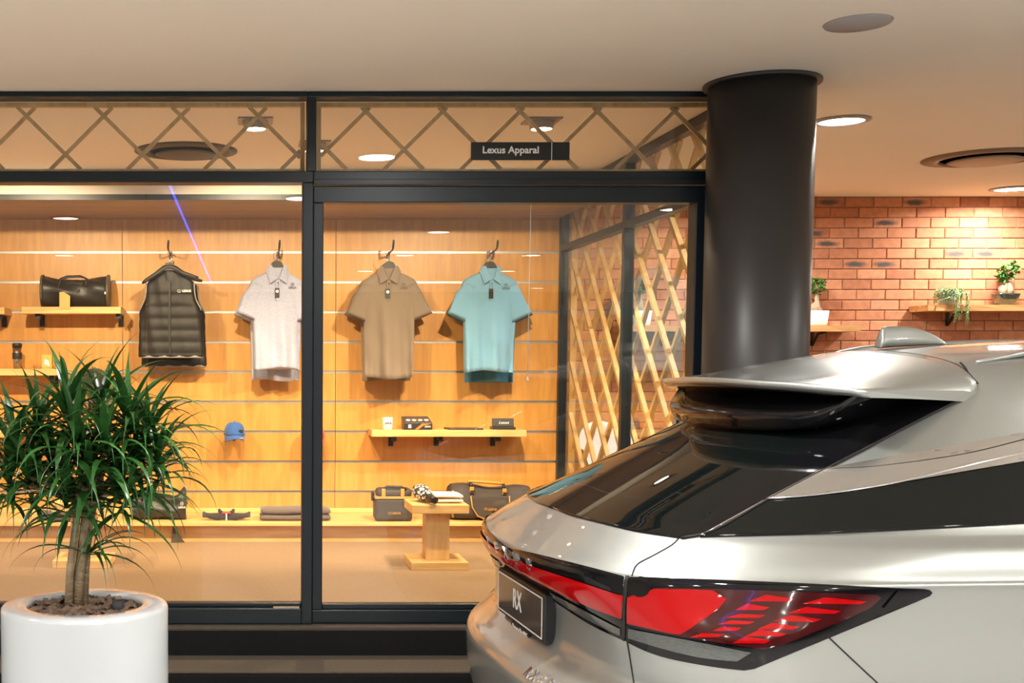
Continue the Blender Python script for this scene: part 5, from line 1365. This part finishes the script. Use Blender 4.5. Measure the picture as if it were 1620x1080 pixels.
for k, ch in enumerate('RX350h'):
    v = -0.33 - k * 0.045
    p, n = rear_pt(v, 0.66)
    x = Vector((0, -1, 0)); x = (x - n * x.dot(n)).normalized(); y = n.cross(x)
    M = Matrix(((x.x, y.x, n.x, p.x + n.x * 0.002), (x.y, y.y, n.y, p.y + n.y * 0.002), (x.z, y.z, n.z, p.z + n.z * 0.002), (0, 0, 0, 1)))
    text_mb(ch, 0.05, M, 0.003, 0.001).build('badge_letter', CHROME, car, local=True)

# black panel under the spoiler
rsm = []
for j in range(33):
    v = -0.60 + 1.20 * j / 32; a = abs(v) / 0.60
    ue = 0.645 + 0.11 * a ** 2.2 + 0.05 * a ** 8
    zt = 1.552 - 0.02 * a ** 2; zb = 1.395 + 0.025 * a ** 2 + 0.10 * a ** 10
    prof = []
    for i in range(15):
        t = i / 14
        z = zb + (zt - zb) * t
        bul = 0.024 * math.exp(-((t - 0.30) / 0.25) ** 2) - 0.080 * sstep(0.25, 1.0, t)
        prof.append(Vector((ue - bul * (1 - 0.6 * a ** 4) + 0.008, v, z)))
    prof.append(Vector((1.0, v * 0.95, zt))); prof.append(Vector((1.0, v * 0.95, zb)))
    rsm.append(prof)
up_ = MB().rings(rsm, True).build('upper_tail_panel', GBLK, car, local=True, label='gloss black bulged panel under the spoiler')
# spoiler
tops, bots = [], []
NV, NU = 40, 16
rows_ = []
for j in range(NV + 1):
    v = -0.665 + 1.33 * j / NV; a = abs(v) / 0.665
    ue = 0.585 + 0.20 * a ** 2.4; ze = 1.562 - 0.032 * a ** 2
    uf = 1.16 - 0.02 * a; 
    o = Vector((uf, v * 0.93, 2.2)); p, n, i_, d_ = BVH.ray_cast(o, Vector((0, 0, -1)))
    zf_ = p.z + 0.003
    row = []
    for i in range(NU + 1):
        t = i / NU
        u = ue + (uf - ue) * t
        z = ze + (zf_ - ze) * (t ** 1.12) + 0.002 * math.sin(PI * t)
        dip = 0.016 * math.exp(-((t - 0.28) / 0.2) ** 2) * (1 - sstep(0.50, 0.72, a))
        row.append(Vector((u, v * (1 - 0.07 * t * (0.5 if a < 1 else 1)), z - dip)))
    lo = [Vector((q.x + 0.012 * (1 - i / NU), q.y, q.z - 0.020 - 0.012 * (i / NU))) for i, q in enumerate(row)]
    rows_.append(row + lo[::-1])
MB().rings(rows_, True).build('spoiler', SILV, car, local=True, label='silver roof spoiler over the rear window')
ur = []
for j in range(31):
    v = -0.55 + 1.1 * j / 30; a = abs(v) / 0.665
    ue = 0.585 + 0.20 * a ** 2.4; ze = 1.562 - 0.032 * a ** 2 - 0.0205
    ur.append([Vector((ue + 0.018, v, ze)), Vector((ue + 0.03, v, ze - 0.014 * (1 - a * 0.7))), Vector((ue + 0.22, v, ze - 0.020)), Vector((ue + 0.22, v, ze + 0.004))])
MB().rings(ur, True).build('spoiler_underside', GBLK, car, local=True)
# roof seam, rails and aerial
rp_ = []
for j in range(25):
    v = -0.60 + 1.2 * j / 24
    p, n, i_, d_ = BVH.ray_cast(Vector((1.165 - 0.02 * abs(v), v, 2.2)), Vector((0, 0, -1))); rp_.append(p)
MB().tube([q + Vector((0, 0, 0.001)) for q in rp_], 0.003, 6).build('shut_line', SEAM, car, local=True)
for s in (1, -1):
    pts = []
    for j in range(24):
        u = 1.20 + 1.5 * j / 23
        p, n, i_, d_ = BVH.ray_cast(Vector((u, -0.52 * s, 2.2)), Vector((0, 0, -1)))
        pts.append(p + Vector((0, 0, 0.002 + 0.024 * sstep(0, 5, j) * sstep(0, 4, 23 - j))))
    MB().tube(pts, [0.006 + 0.012 * sstep(0, 5, j) for j in range(24)], 10).build('roof_rail', SILV, car, local=True, label='silver roof rail')
fin = []
fz, _n, _i, _d = BVH.ray_cast(Vector((1.30, 0, 2.2)), Vector((0, 0, -1)))
for i in range(15):
    t = i / 14
    u = 1.207 + 0.252 * t
    base, n, i_, d_ = BVH.ray_cast(Vector((u, 0, 2.2)), Vector((0, 0, -1)))
    hgt = 0.076 * (1 - t ** 2.6) ** 0.9 if t > 0 else 0.074
    wb_, wt_ = 0.034 * (1 - t) ** 0.6 + 0.002, 0.009 * (1 - t) ** 0.7 + 0.001
    hgt = max(hgt, 0.002); sh = 0.012 * (1 - t) if i == 0 else 0
    fin.append([Vector((u - sh * 0, -wb_, base.z)), Vector((u + 0.014 * (1 - t), -wb_ * 0.55, base.z + hgt * 0.5)), Vector((u + 0.018 * (1 - t), -wt_, base.z + hgt * 0.95)), Vector((u + 0.018 * (1 - t), 0, base.z + hgt)), Vector((u + 0.018 * (1 - t), wt_, base.z + hgt * 0.95)), Vector((u + 0.014 * (1 - t), wb_ * 0.55, base.z + hgt * 0.5)), Vector((u, wb_, base.z))])
MB().rings(fin, True).build('roof_aerial', SILV, car, local=True, sub=1, label='silver shark fin aerial')
# wheels and sills (below the frame)
for u in (0.98, 3.83):
    for s in (1, -1):
        M = Matrix.Translation((u, -0.87 * s, 0.365)) @ Matrix.Rotation(PI / 2 * s, 4, 'X')
        wh = MB().lathe([(0.20, -0.11), (0.33, -0.12), (0.362, -0.09), (0.365, 0.0), (0.362, 0.09), (0.33, 0.12), (0.25, 0.11)], 40, M=M).build('wheel', RUB, car, local=True)
        rim = MB(); rim.lathe([(0.255, 0.105), (0.24, 0.12), (0.22, 0.08), (0.05, 0.085), (0.001, 0.09)], 40, M=M, cap0=False)
        rim.build('rim', CHROME, wh, local=True)
        sp_ = MB()
        for k in range(10):
            a = 2 * PI * k / 10
            sp_.box(0.04, 0.235, -0.014, 0.014, 0.09, 0.115, M @ Matrix.Rotation(a, 4, 'Z'))
        sp_.build('spokes', SILV, wh, local=True)
